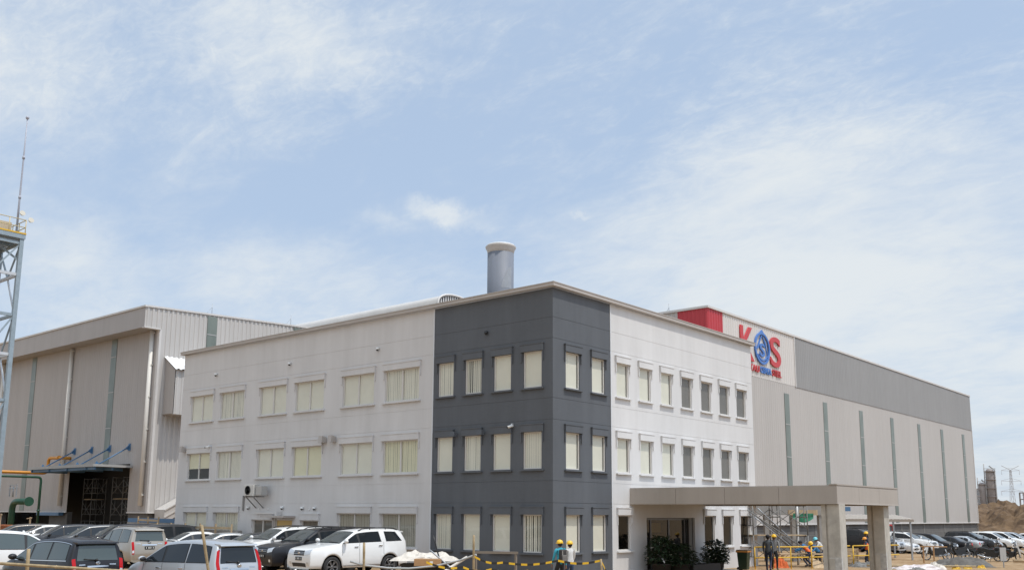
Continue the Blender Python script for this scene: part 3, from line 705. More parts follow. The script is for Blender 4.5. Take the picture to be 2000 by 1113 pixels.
# door canopy with blue hangers
mb = MB(); mb.box((-57.6,4.05,5.92), (-46.6,YA-.05,5.98)); mb.box((-57.65,4.0,5.86), (-46.55,4.05,6.08)); mb.box((-46.6,4.052,5.88), (-46.52,YA-.05,6.06)); mb.box((-57.68,4.06,5.88), (-57.6,YA-.05,6.06))
cp = part('door_canopy', mb, mat('canopy_sheet', (0.36,0.36,0.35), 0.5, var=.1), halla)
BLUE = mat('blue_steel', (0.075,0.165,0.29), 0.45, var=0.1, vscale=4)
mb = MB()
for x in (-57.3,-54.2,-51.1,-48.0): mb.beam((x,4.1,5.78), (x,YA-.06,5.78), 0.12, 0.24)
mb.beam((-57.5,4.25,5.76), (-46.7,4.25,5.76), 0.12, 0.22); mb.beam((-57.5,5.6,5.76), (-46.7,5.6,5.76), 0.12, 0.2)
part('blue_beam', mb, BLUE, cp)
for x in (-56.3,-53.3,-50.3,-47.2):
    mb = MB(); mb.tube([(x,4.6,6.0), (x,YA-.1,7.5)], 0.05, 8); mb.prism([(-.05,6.0),(.42,6.0),(.1,6.32)], x-.03, x+.03, 'x', 0, Matrix.Translation((0,4.45,0))); mb.prism([(-.36,7.35),(0,7.25),(0,7.75)], x-.03, x+.03, 'x', 0, Matrix.Translation((0,YA-.04,0))); mb.box((x-.17,YA-.06,7.22), (x+.17,YA-.03,7.78))
    part('hanger', mb, BLUE, cp)
mb = MB(); mb.box((-61.5,YA-.5,2.2), (-57.3,YA-.1,2.46)); part('low_beam', mb, BLUE, halla)
for k, y in enumerate((12.3, 20.2, 31)):
    mb = MB(); z = ztopA(y); mb.tube([(XA-1.2,y,z), (XA-1.2,y,z+1.25)], 0.022, 6); mb.tube([(XA-1.2,y-.75,z), (XA-1.2,y,z+.95)], 0.014, 6); part('lightning_rod', mb, GREYM, halla)
for k, x in enumerate((-52,-58.5,-64.5,-70)):
    mb = MB(); mb.tube([(x,YF+2.5,18), (x,YF+2.5,19.2)], 0.022, 6); mb.tube([(x-.4,YF+2.5,19.0), (x+.4,YF+2.5,19.05)], 0.014, 6); part('lightning_rod', mb, GREYM, halla)

# ---------------------------------------------------------------- company lettering on the long hall
def text_mesh(body, size, ext=0.05, bold=0.0, sx=1.0):
    cu = bpy.data.curves.new('t', 'FONT'); cu.body = body; cu.size = size; cu.extrude = ext; cu.offset = bold; cu.align_x = 'LEFT'
    o = bpy.data.objects.new('t', cu); COL.objects.link(o)
    dg = bpy.context.evaluated_depsgraph_get(); me = bpy.data.meshes.new_from_object(o.evaluated_get(dg))
    bpy.data.objects.remove(o); bpy.data.curves.remove(cu)
    me.materials.clear()
    return me
def fit_text(body, y0, y1, z0, z1, x, ext, bold, m, parent, name):
    """lettering on a wall facing +X, filling y0..y1 by z0..z1"""
    me = text_mesh(body, 1.0, 0.5, bold)
    xs = [v.co.x for v in me.vertices]; zs = [v.co.y for v in me.vertices]
    ax, bx, az, bz = min(xs), max(xs), min(zs), max(zs)
    for v in me.vertices:
        a, b, c = v.co
        v.co = (x + (c+0.5)*ext, y0 + (a-ax)/(bx-ax)*(y1-y0), z0 + (b-az)/(bz-az)*(z1-z0))
    me.materials.append(m); me.name = name
    return link(name, me, parent)
SIGNR = mat('sign_red', (0.50,0.045,0.05), 0.45); SIGNB = mat('sign_blue', (0.075,0.19,0.50), 0.45)
sign = thing('company_sign', 'big red and blue KOS lettering on the warehouse wall', 'sign')
XS = XB + 0.05
fit_text('K', 34.35, 36.5, 14.15, 16.72, XS, 0.10, 0.012, SIGNR, sign, 'letter')
fit_text('S', 39.35, 41.22, 14.18, 16.60, XS, 0.10, 0.012, SIGNR, sign, 'letter')
mb = MB(); cyR, czR = 37.95, 15.38
def ringp(ro_y, ro_z, w, x0, x1, a0=0, a1=2*PI, n=44, m=0):
    ids = []
    full = abs(a1-a0-2*PI) < 1e-6
    for k in range(n if full else n+1):
        a = a0+(a1-a0)*k/n; c, s = math.cos(a), math.sin(a)
        ids.append([mb.vert((x, cyR+(ro_y-q)*c, czR+(ro_z-q)*s)) for x, q in ((x0,0),(x1,0),(x1,w),(x0,w))])
    for k in range(n if full else n):
        p, q = ids[k], ids[(k+1)%len(ids)]
        for j in range(4): mb.face((p[j], p[(j+1)%4], q[(j+1)%4], q[j]), m)
ringp(1.30, 1.26, 0.17, XS, XS+0.12)
ringp(1.02, 0.98, 0.10, XS, XS+0.10, R(215), R(325), 20)
mb.prism([(cyR-0.55,czR+1.08),(cyR,czR+1.47),(cyR+0.55,czR+1.08),(cyR+0.34,czR+1.03),(cyR,czR+1.26),(cyR-0.34,czR+1.03)], XS, XS+0.10, 'x')
mb.prism([(cyR-0.90,czR-0.1),(cyR-0.10,czR+1.05),(cyR+0.0,czR+1.05),(cyR-0.74,czR-0.1)], XS, XS+0.09, 'x')
mb.prism([(cyR+0.92,czR-0.7),(cyR+0.62,czR+0.55),(cyR+0.0,czR+1.05),(cyR+0.50,czR+0.42)], XS, XS+0.09, 'x')
em = part('emblem', mb, SIGNB, sign)
fit_text('S', cyR-0.42, cyR+0.42, czR-0.66, czR+0.40, XS, 0.09, 0.02, SIGNB, em, 'emblem_letter')
fit_text('KRAKATAU', 33.1, 37.35, 13.42, 13.94, XS, 0.08, 0.012, SIGNR, sign, 'lettering')
fit_text('OSAKA', 37.55, 39.42, 13.42, 13.94, XS, 0.08, 0.012, SIGNB, sign, 'lettering')
fit_text('STEEL', 39.62, 41.25, 13.42, 13.94, XS, 0.08, 0.012, SIGNR, sign, 'lettering')
# ---------------------------------------------------------------- cars
TYRE = mat('tyre_rubber', (0.022,0.022,0.023), 0.85)
RIM = mat('alloy_rim', (0.50,0.51,0.52), 0.3, metal=0.8); RIM_D = mat('dark_rim', (0.17,0.17,0.175), 0.35, metal=0.5)
CGLASS = mat('tinted_car_glass', (0.014,0.018,0.022), 0.05, spec=0.5, coat=0.0)
CGLASS_L = mat('clear_car_glass', (0.045,0.06,0.065), 0.05, spec=0.6, coat=0.2)
CTRIM = mat('black_car_trim', (0.014,0.014,0.015), 0.5)
LAMP_R = mat('red_tail_lamp', (0.42,0.006,0.008), 0.25, coat=0.15, spec=0.25)
LAMP_W = mat('clear_lamp', (0.62,0.64,0.66), 0.12, metal=0.35, coat=1.0)
LAMP_O = mat('amber_lamp', (0.6,0.22,0.02), 0.2, coat=1.0)
CHROME = mat('chrome', (0.66,0.67,0.68), 0.12, metal=1.0)
PLATE = mat('black_number_plate', (0.012,0.012,0.012), 0.5); PLATE_T = mat('plate_figures', (0.62,0.62,0.60), 0.6)
def paint(name, col, flake=0.0):
    return mat(name, col, 0.36, metal=flake, coat=0.8 if max(col) > 0.2 else 0.35, var=0.03, vscale=1.5, spec=0.2)
PAINTS = {'white': paint('white_car_paint', (0.72,0.72,0.71)), 'silver': paint('silver_car_paint', (0.46,0.48,0.50), 0.45), 'black': paint('black_car_paint', (0.016,0.016,0.019)),
          'beige': paint('champagne_car_paint', (0.36,0.33,0.285), 0.4), 'grey': paint('grey_car_paint', (0.13,0.135,0.14), 0.4), 'dark': paint('dark_grey_car_paint', (0.035,0.037,0.042), 0.2),
          'blue': paint('dark_blue_car_paint', (0.02,0.035,0.12), 0.2), 'brown': paint('brown_grey_car_paint', (0.10,0.09,0.082), 0.4)}
CT = {  # length data: outline of the roof line from nose to tail as (x, z)
 'suv': dict(W=1.84, wb=2.75, r=0.385, roof=1.78, belt=(1.21,1.33), wr=0.66, zb=0.30,
   top=[(2.26,0.38),(2.31,0.52),(2.32,0.72),(2.30,0.95),(2.20,1.08),(1.6,1.18),(1.12,1.235),(0.98,1.26),(0.28,1.67),(0.12,1.735),(-0.5,1.79),(-1.2,1.80),(-1.85,1.78),(-2.08,1.73),(-2.22,1.26),(-2.26,1.08),(-2.30,0.85),(-2.32,0.62),(-2.29,0.42)],
   ws=(1.26,1.69), rw=(1.24,1.64), panes=[(0.95,0.16),(0.08,-0.92),(-1.20,-1.96)], slant=0.22, rails=True, spoiler=True),
 'mpv': dict(W=1.68, wb=2.66, r=0.31, roof=1.64, belt=(1.00,1.08), wr=0.62, zb=0.24,
   top=[(2.00,0.34),(2.04,0.48),(2.03,0.64),(1.96,0.80),(1.80,0.92),(1.45,1.02),(1.22,1.07),(0.40,1.54),(0.22,1.60),(-0.5,1.66),(-1.3,1.655),(-1.85,1.60),(-1.98,1.54),(-2.07,1.12),(-2.12,0.98),(-2.16,0.76),(-2.18,0.55),(-2.14,0.35)],
   ws=(1.08,1.555), rw=(1.06,1.50), panes=[(1.10,0.24),(0.16,-0.80),(-0.88,-1.84)], slant=0.10, rails=False, spoiler=True),
 'bigmpv': dict(W=1.78, wb=2.75, r=0.33, roof=1.73, belt=(1.02,1.10), wr=0.65, zb=0.26,
   top=[(2.18,0.36),(2.22,0.50),(2.21,0.68),(2.14,0.85),(1.95,0.96),(1.50,1.06),(1.25,1.11),(0.45,1.62),(0.25,1.69),(-0.5,1.75),(-1.4,1.745),(-2.0,1.69),(-2.14,1.62),(-2.24,1.16),(-2.29,1.02),(-2.33,0.80),(-2.35,0.58),(-2.31,0.38)],
   ws=(1.13,1.64), rw=(1.14,1.58), panes=[(1.12,0.26),(0.18,-0.88),(-0.98,-2.00)], slant=0.14, rails=False, spoiler=True),
 'sedan': dict(W=1.76, wb=2.68, r=0.32, roof=1.45, belt=(0.93,0.99), wr=0.60, zb=0.20,
   top=[(2.20,0.32),(2.25,0.46),(2.23,0.62),(2.12,0.75),(1.8,0.84),(1.15,0.95),(0.98,0.98),(0.16,1.39),(-0.05,1.435),(-0.5,1.46),(-0.95,1.43),(-1.15,1.39),(-1.72,1.08),(-1.9,1.05),(-2.18,1.01),(-2.27,0.93),(-2.32,0.72),(-2.33,0.52),(-2.28,0.34)],
   ws=(0.99,1.40), rw=(1.09,1.38), panes=[(0.92,0.06),(-0.02,-0.86),(-0.92,-1.36)], slant=0.10, rails=False, spoiler=False),
 'hatch': dict(W=1.70, wb=2.50, r=0.30, roof=1.50, belt=(0.95,1.04), wr=0.60, zb=0.21,
   top=[(1.90,0.32),(1.94,0.46),(1.92,0.62),(1.82,0.78),(1.6,0.88),(1.15,0.99),(1.02,1.02),(0.22,1.43),(0.02,1.48),(-0.5,1.52),(-1.05,1.50),(-1.42,1.44),(-1.70,1.12),(-1.80,0.98),(-1.86,0.76),(-1.87,0.54),(-1.83,0.34)],
   ws=(1.03,1.44), rw=(1.06,1.40), panes=[(0.94,0.10),(0.02,-0.80),(-0.86,-1.34)], slant=0.16, rails=False, spoiler=True),
}
CT['mpvlow'] = dict(CT['mpv'])
CACHE = {}
def car_parts(kind):
    if kind in CACHE: return CACHE[kind]
    T = CT[kind]; Wd = T['W']/2; pts = [Vector((a, b)) for a, b in T['top']]
    for _ in range(2):                                     # corner cutting
        q = [pts[0]]
        for a, b in zip(pts, pts[1:]): q += [a*0.78+b*0.22, a*0.22+b*0.78]
        pts = q + [pts[-1]]
    st = [pts[0]]; acc = 0.0; step = 0.045
    for a, b in zip(pts, pts[1:]):
        L = (b-a).length; t = step-acc
        while t < L: st.append(a + (b-a)*(t/L)); t += step
        acc = (acc + L) % step
    st.append(pts[-1])
    xn = max(p.x for p in st); xt = min(p.x for p in st); hw = T['wb']/2; zw = T['r']; ar = T['r']*1.17
    # extend both ends down a little less than full width so that bumpers close softly
    def belt(x): return T['belt'][0] + (T['belt'][1]-T['belt'][0])*(xn-x)/(xn-xt)
    def section(p):
        x, zt = p
        e = max(0.0, (x-(xn-0.75))/0.75) if x > 0 else max(0.0, ((xt+0.55)-x)/0.55)
        w = Wd*(1-(0.12 if x > 0 else 0.08)*min(1,e)**2.4)
        if zt < 0.6: w *= 1-0.05*(0.6-zt)/0.3
        zb = T['zb']; bl = min(belt(x), zt-0.045)
        arch = 0.0
        for xc in (hw, -hw):
            d = abs(x-xc)
            if d < ar: arch = max(arch, zw + math.sqrt(ar*ar-d*d))
        k = max(0.0, min(1.0, (zt-belt(x)-0.02)/(T['roof']-0.05-belt(x))))
        wr = 0.93*w + (T['wr']-0.93*w)*k if zt > belt(x) else 0.93*w
        zr = zt - (0.022+0.045*k)
        flare = 0.025*max(0.0, 1-abs(abs(x)-hw)/(ar+0.12)) if abs(abs(x)-hw) < ar+0.12 else 0.0
        zl = max(zb, arch)
        P = [(0, zl), (0.80*w, zl), (0.955*w+flare, max(zb+0.04, arch)), (0.985*w+flare, max(zb+0.17, arch+0.035)), (w+flare*.8, max(0.62, arch+0.07)), (0.985*w+flare*.3, max(0.80, arch+0.12)), (0.955*w, bl), (wr, zr), (wr-0.05, zt-0.012), (wr*0.5, zt+0.012*k), (0, zt+0.02*k)]
        out = []; zc = 1e9
        for y, z in reversed(P):                           # keep heights in order where the nose and tail come down
            z = min(z, zc); zc = z - 0.004; out.append((y, z))
        out.reverse(); return out
    secs = [section(p) for p in st]; n = len(secs[0])
    mb = MB(); ids = []
    for p, s in zip(st, secs):
        row = [mb.vert((p.x, -y, z)) for y, z in s] + [mb.vert((p.x, y, z)) for y, z in reversed(s[1:-1])]
        ids.append(row)
    rn = len(ids[0])
    for a, b in zip(ids, ids[1:]):
        for j in range(rn):
            jj = (j+1) % rn
            under = j in (0, rn-1) or j == 1 or j == rn-2
            mb.face((a[j], a[jj], b[jj], b[j]), 1 if under else 0, True)
    mb.face(ids[0], 0); mb.face(ids[-1][::-1], 0)
    parts = [('body', mb, ['PAINT', CTRIM], None)]
    # lookups on the surface
    def yz_top(i, y):
        s = secs[i]; pl = s[7:]
        for (y0, z0), (y1, z1) in zip(pl, pl[1:]):
            if y1 <= y <= y0: return z0 + (z1-z0)*((y0-y)/(y0-y1) if y0 > y1 else 0)
        return pl[0][1]
    def top_pt(i, f, off):
        """point on the upper skin at station i, fraction f of the half width, lifted outwards"""
        i = max(0, min(len(st)-1, i)); i0 = int(i); i1 = min(i0+1, len(st)-1); t = i-i0
        def pp(k):
            wr = secs[k][7][0]; y = abs(f)*wr; return Vector((st[k].x, y, yz_top(k, y)))
        a, b = pp(i0), pp(i1); p = a.lerp(b, t)
        k0, k1 = max(0, i0-1), min(len(st)-1, i1+1); d = st[k1]-st[k0]; nn = Vector((-d.y, 0, d.x)); nn = -nn if True else nn
        nn = Vector((d.y, 0, -d.x)).normalized()
        if st[i0].x < 0 and nn.x > 0.3: nn = -nn
        if nn.z < -0.2: nn = -nn
        if st[i0].x > hw and nn.x < 0 and abs(nn.z) < 0.6: nn = -nn
        p += nn*off
        return (p.x, p.y if f >= 0 else -p.y, p.z)
    def find(z, front):
        rng = range(len(st)-1) if front else range(len(st)-2, -1, -1)
        for i in rng:
            z0, z1 = st[i].y, st[i+1].y
            if front and z0 <= z <= z1 and z1 > z0: return i+(z-z0)/(z1-z0)
            if not front and z1 <= z <= z0 and z0 > z1: return i+(z0-z)/(z0-z1)
        return 0
    def top_patch(mb, za, zb_, fa, fb, front, off=0.006, m=0, nu=10, nv=8, skew=None):
        """skin patch between two heights of the nose or tail line and two width fractions"""
        ii = []
        for u in range(nu+1):
            f = fa+(fb-fa)*u/nu; row = []
            a, b = (za, zb_) if skew is None else skew(u/nu)
            ia, ib = find(a, front), find(b, front)
            for v in range(nv+1): row.append(mb.vert(top_pt(ia+(ib-ia)*v/nv, f, off)))
            ii.append(row)
        for u in range(nu):
            for v in range(nv): mb.face((ii[u][v], ii[u+1][v], ii[u+1][v+1], ii[u][v+1]), m, True)
    mono = [i for i in range(len(st)-1) if st[i].y > 0.9]
    def st_at(x):
        for i in mono:
            if st[i].x >= x >= st[i+1].x and st[i].x > st[i+1].x: return i, (st[i].x-x)/(st[i].x-st[i+1].x)
        return mono[-1] if x < st[mono[-1]].x else mono[0], 0
    def side_y(x, z):
        i, t = st_at(x)
        s = [(a[0]+(b[0]-a[0])*t, a[1]+(b[1]-a[1])*t) for a, b in zip(secs[i], secs[i+1])]
        for (y0, z0), (y1, z1) in zip(s[3:8], s[4:8]):
            if z0 <= z <= z1 and z1 > z0: return y0+(y1-y0)*(z-z0)/(z1-z0), s
        return (s[7][0] if z > s[7][1] else s[3][0]), s
    def side_patch(mb, xa, xb, zlo, zhi, sgn, off, m=0, nx=10, nz=4, slant=0.0):
        ii = []
        for u in range(nx+1):
            row = []
            for v in range(nz+1):
                x = xa+(xb-xa)*u/nx; x += slant*(v/nz)*(u/nx)
                a, b = zlo(x), max(zlo(x)+0.004, zhi(x)); z = a+(b-a)*v/nz
                y, _ = side_y(x, z); row.append(mb.vert((x, sgn*(y+off), z+off*0.3)))
            ii.append(row)
        for u in range(nx):
            for v in range(nz): mb.face((ii[u][v], ii[u+1][v], ii[u+1][v+1], ii[u][v+1]), m, True)
    zr_at = lambda x: (lambda i, t: secs[i][7][1]+(secs[i+1][7][1]-secs[i][7][1])*t)(*st_at(x))
    zlo = lambda x: belt(x)+0.025; zhi = lambda x: zr_at(x)-0.045
    mb = MB(); top_patch(mb, *T['ws'], -0.90, 0.90, True); parts.append(('windshield', mb, ['CLEAR'], None))
    mb = MB(); top_patch(mb, T['rw'][1]-0.01, T['rw'][0]+0.02, -0.80, 0.80, False); parts.append(('rear_window', mb, ['GLASS'], None))
    for s in (-1, 1):
        mb = MB(); side_patch(mb, T['panes'][0][0]+0.06, T['panes'][1][1]-0.03, lambda x: zlo(x)-0.02, lambda x: zhi(x)+0.02, s, 0.003, nx=20, slant=0.03); side_patch(mb, T['panes'][2][0]+0.02, T['panes'][2][1]-0.03, lambda x: zlo(x)-0.02, lambda x: zhi(x)+0.02, s, 0.004, nx=8, slant=T['slant']); parts.append(('window_surround', mb, [CTRIM], None))
        for k, (a, b) in enumerate(T['panes']):
            mb = MB(); side_patch(mb, a, b, zlo, zhi, s, 0.008, slant=T['slant'] if k == 2 else 0.03); parts.append(('side_window', mb, ['GLASS'], None))
        if kind == 'mpvlow':
            mb = MB(); side_patch(mb, T['panes'][0][0]-0.02, T['panes'][2][1]-0.05, lambda x: belt(x)-0.012, lambda x: belt(x)+0.012, s, 0.010, nx=16, nz=1); side_patch(mb, T['panes'][0][0]-0.25, T['panes'][2][1]-0.05, lambda x: zhi(x)+0.018, lambda x: zhi(x)+0.036, s, 0.010, nx=16, nz=1, slant=T['slant'])
            parts.append(('window_trim', mb, [CHROME], None))
        mb = MB()
        for x in (T['panes'][0][0]-0.02, (T['panes'][0][1]+T['panes'][1][0])/2, (T['panes'][1][1]+T['panes'][2][0])/2):
            side_patch(mb, x+0.007, x-0.007, lambda q: T['zb']+0.20 if abs(abs(q)-hw) > ar+0.02 else 0.80, lambda q: belt(q)-0.01, s, 0.003, nx=1, nz=6)
        side_patch(mb, hw-ar-0.05, -hw+ar+0.05, lambda q: T['zb']+0.10, lambda q: T['zb']+0.115, s, 0.003, nz=1)
        parts.append(('door_seam', mb, [CTRIM], None))
        for x in ((T['panes'][0][1]+T['panes'][1][0])/2+0.16, (T['panes'][1][1]+T['panes'][2][0])/2+0.16):
            y, _ = side_y(x, belt(x)-0.13); mb = MB(); mb.bbox((x-0.09, s*y-0.012 if s > 0 else s*y-0.035, belt(x)-0.155), (x+0.09, s*y+0.035 if s > 0 else s*y+0.012, belt(x)-0.12), 0.01); parts.append(('door_handle', mb, ['HANDLE'], None))
        xm = T['panes'][0][0]-0.16; y, _ = side_y(xm, belt(xm)+0.06)
        mb = MB(); mb.ball((xm+0.05, s*(y+0.15), belt(xm)+0.09), (0.075,0.125,0.085), 0, seg=14, rings=8); mb.tube([(xm+0.03, s*(y-0.02), belt(xm)+0.03), (xm+0.05, s*(y+0.10), belt(xm)+0.05)], 0.025, 6, 1); mb.ball((xm+0.02, s*(y+0.15), belt(xm)+0.09), (0.062,0.108,0.068), 1, seg=12, rings=6)
        parts.append(('mirror', mb, ['PAINT', CTRIM], None))
        zt = T['belt'][1]
        mb = MB()
        if kind == 'suv': top_patch(mb, 0, 0, s*0.50, s*0.985, True, 0.008, 0, 8, 5, skew=lambda u: (0.83+0.06*u, 0.99+0.075*u))
        else: top_patch(mb, 0, 0, s*0.46, s*0.985, True, 0.008, 0, 8, 5, skew=lambda u, z=0.66 if kind != 'sedan' and kind != 'hatch' else 0.60: (z+0.03*u, z+0.12+0.11*u))
        parts.append(('headlight', mb, [LAMP_W], None))
        mb = MB(); L0, L1 = (0.70, zt+0.02) if kind in ('suv','sedan','hatch') else (0.62, zt+0.04)
        if kind == 'mpv': L1 = zt+0.36
        if kind == 'mpvlow': L0, L1 = 0.70, zt+0.06
        if kind == 'sedan': L0, L1 = 0.72, 0.94
        top_patch(mb, L1, L0, s*(0.86 if kind != 'sedan' else 0.62), s*1.0, False, 0.010, 0, 4, 10)
        parts.append(('taillight', mb, [LAMP_R], None))
        mb = MB()
        if kind != 'sedan': top_patch(mb, L0+0.16, L0+0.05, s*0.88, s*0.985, False, 0.014, 0, 3, 3); parts.append(('reversing_lamp', mb, [LAMP_W], None))
        if T['rails']:
            mb = MB(); pr = []
            for k in range(11):
                x = 0.05-1.95*k/10; i, t = st_at(x); yy = secs[i][7][0]-0.05; pr.append((x, s*yy, yz_top(i, yy)+(0.055 if 0 < k < 10 else 0.0)))
            mb.tube(pr, 0.022, 6)
            for k in (3, 7): mb.tube([pr[k], (pr[k][0], pr[k][1], pr[k][2]-0.06)], 0.02, 6)
            parts.append(('roof_rail', mb, [CTRIM], None))
    # nose: grille, emblem, plate, lower intake, fog lamps
    gz0, gz1 = {'suv': (0.82,1.00), 'mpv': (0.62,0.74), 'mpvlow': (0.62,0.74), 'bigmpv': (0.66,0.80), 'sedan': (0.56,0.68), 'hatch': (0.56,0.68)}[kind]
    mb = MB(); top_patch(mb, gz0, gz1, -0.46, 0.46, True, 0.008, 0, 8, 4)
    for q in (0.33, 0.66): top_patch(mb, gz0+(gz1-gz0)*q-0.008, gz0+(gz1-gz0)*q+0.008, -0.44, 0.44, True, 0.012, 1, 8, 1)
    parts.append(('grille', mb, [CTRIM, RIM], None))
    def place(front, z, f, fn):
        i = find(z, front); p = Vector(top_pt(i, f, 0.016)); return p
    mb = MB(); p = place(True, (gz0+gz1)/2, 0.0, None); Tm = Matrix.Translation(p) @ Matrix.Rotation(PI/2, 4, 'Y')
    mb.lathe([(0.045,0.006),(0.058,0.010),(0.066,0.0)], 18, 0, Tm @ Matrix.Diagonal((0.75,1.1,1,1))); mb.lathe([(0.018,0.006),(0.03,0.010),(0.034,0)], 14, 0, Tm @ Matrix.Diagonal((0.9,0.9,1,1)))
    parts.append(('emblem', mb, [CHROME], None))
    mb = MB(); top_patch(mb, T['zb']+0.10, T['zb']+0.24, -0.62, 0.62, True, 0.006, 0, 6, 3); parts.append(('lower_intake', mb, [CTRIM], None))
    for s in (-1, 1):
        mb = MB(); top_patch(mb, T['zb']+0.18, T['zb']+0.28, s*0.70, s*0.88, True, 0.010, 0, 4, 3); parts.append(('fog_lamp', mb, [LAMP_W], None))
    zp = (gz0 - 0.13) if kind != 'suv' else 0.70
    def plate(front, z):
        mb = MB(); p = Vector(top_pt(find(z, front), 0, 0.012)); d = 1 if front else -1
        mb.box((p.x-0.01, -0.21, p.z-0.065), (p.x+0.012, 0.21, p.z+0.065))
        for k in range(7):
            if k in (1, 5): continue
            y = -0.15+0.05*k; mb.box((p.x+d*0.0125, y-0.014, p.z-0.035), (p.x+d*0.0145, y+0.014, p.z+0.04), 1)
        parts.append(('number_plate', mb, [PLATE, PLATE_T], None))
    plate(True, zp)
    # tail: garnish, emblem, plate, wiper, spoiler
    rz0 = T['rw'][0]
    mb = MB(); top_patch(mb, rz0-0.12, rz0-0.165, -0.42, 0.42, False, 0.012, 0, 6, 2); parts.append(('tailgate_trim', mb, [CHROME], None))
    p = Vector(top_pt(find(rz0-0.06, False), 0.0, 0.014)); mb = MB(); Tm = Matrix.Translation(p) @ Matrix.Rotation(-PI/2, 4, 'Y')
    mb.lathe([(0.045,0.006),(0.058,0.010),(0.066,0.0)], 18, 0, Tm @ Matrix.Diagonal((0.75,1.1,1,1))); mb.lathe([(0.018,0.006),(0.03,0.010),(0.034,0)], 14, 0, Tm)
    parts.append(('emblem', mb, [CHROME], None)); plate(False, rz0-0.27)
    mb = MB()
    for fa, fb in ((-0.72,-0.46), (0.50,0.74)):
        for k in range(6): top_patch(mb, rz0-0.075, rz0-0.105, fa+(fb-fa)*(k+.12)/6, fa+(fb-fa)*(k+.82)/6, False, 0.010, 0, 1, 1)
    parts.append(('model_script', mb, [CHROME], None))
    mb = MB(); top_patch(mb, T['zb']+0.34, T['zb']+0.14, -0.9, 0.9, False, 0.01, 0, 8, 3); parts.append(('rear_bumper', mb, ['PAINT'], None))
    a = Vector(top_pt(find(rz0+0.02, False), 0.05, 0.03)); b = Vector(top_pt(find(rz0+0.06, False), 0.55, 0.03))
    mb = MB(); mb.tube([a, b], 0.012, 6); mb.ball(a, 0.04, 0, seg=8, rings=6); parts.append(('wiper', mb, [CTRIM], None))
    if T['spoiler']:
        i = find(T['rw'][1]+0.03, False); p = Vector(top_pt(i, 0, 0)); mb = MB(); wr = secs[int(i)][7][0]*0.94
        mb.prism([(p.x+0.16,p.z+0.035),(p.x-0.10,p.z+0.02),(p.x-0.12,p.z-0.02),(p.x+0.12,p.z-0.03)], -wr, wr, 'y'); parts.append(('spoiler', mb, ['PAINT'], None))
    mb = MB(); mb.tube([Vector(top_pt(find(T['ws'][0]+0.02, True), f, 0.02)) for f in (-0.75,-0.4,-0.05)], 0.012, 6); mb.tube([Vector(top_pt(find(T['ws'][0]+0.02, True), f, 0.02)) for f in (0.0,0.35,0.7)], 0.012, 6); parts.append(('wiper', mb, [CTRIM], None))
    mb = MB(); mb.box((-hw-0.55,-Wd*0.72,T['zb']+0.02), (hw+0.55,Wd*0.72,0.75)); parts.append(('underbody', mb, [CTRIM], None))
    # wheels: tyre with rim
    r = T['r']; mb = MB(); w2 = 0.11
    mb.lathe([(r*0.66,-w2*.8),(r*0.72,-w2),(r*0.93,-w2),(r*0.99,-w2*.72),(r,-w2*.3),(r,w2*.3),(r*0.99,w2*.72),(r*0.93,w2),(r*0.72,w2),(r*0.66,w2*.8)], 36, 0, None, True, True)
    rim = MB(); rim.lathe([(r*0.67,w2*.78),(r*0.69,w2*.95),(r*0.62,w2*.95),(r*0.60,w2*.2),(r*0.58,-w2*.5)], 36, cap=False); rim.lathe([(0.001,w2*.75),(r*0.13,w2*.72),(r*0.15,w2*.3)], 16)
    for k in range(6):
        a = 2*PI*k/6
        for da in (-0.13, 0.13):
            rim.beam((r*0.11*math.cos(a),r*0.11*math.sin(a),w2*.6), (r*0.63*math.cos(a+da),r*0.63*math.sin(a+da),w2*.72), r*0.085, r*0.07, 0, (0,0,1))
    disc = MB(); disc.lathe([(0.001,w2*.05),(r*0.6,w2*.05)], 24)
    wheel = (mb, rim, disc)
    built = [(nm, b.mesh(kind+'_'+nm, [CTRIM if isinstance(m_, str) else m_ for m_ in ms], True), ms) for nm, b, ms, _ in parts]
    wm = (wheel[0].mesh('tyre', TYRE), wheel[1].mesh('rim', RIM), wheel[2].mesh('brake_disc', CTRIM))
    CACHE[kind] = (built, wm, T, st, secs, top_pt, find)
    return CACHE[kind]
VARIANT = {}
def make_car(kind, colour, label, cat, x, y, deg, z=None, group='cars parked in the yard', glass=None, clear=None, rim=None, handle=None, detail=True, name='parked_car'):
    built, wm, T, *_ = car_parts(kind)
    root = thing(name, label, cat, (x, y, gz(x,y) if z is None else z), R(deg), group)
    key = {'PAINT': PAINTS[colour], 'GLASS': glass or CGLASS, 'CLEAR': clear or CGLASS_L, 'HANDLE': handle or PAINTS[colour]}
    for nm, me, ms in built:
        if not detail and nm in ('model_script','wiper','fog_lamp','tailgate_trim','reversing_lamp','underbody','emblem'): continue
        k = (me.name, colour, str(glass), str(clear), str(handle))
        if any(isinstance(q, str) for q in ms):
            if k not in VARIANT:
                m2 = me.copy()
                for i, q in enumerate(ms):
                    if isinstance(q, str): m2.materials[i] = key[q]
                VARIANT[k] = m2
            me = VARIANT[k]
        link(nm, me, root)
    hw = T['wb']/2
    for sx in (1, -1):
        for s in (1, -1):
            w = link('wheel', wm[0], root, (sx*hw, s*(T['W']/2-0.115), T['r'])); w.rotation_euler = (-s*PI/2, 0, 0)
            rm = wm[1]
            if rim is not None:
                k = ('rim', kind, str(rim))
                if k not in VARIANT: VARIANT[k] = wm[1].copy(); VARIANT[k].materials[0] = rim
                rm = VARIANT[k]
            link('rim', rm, w); link('brake_disc', wm[2], w)
    return root
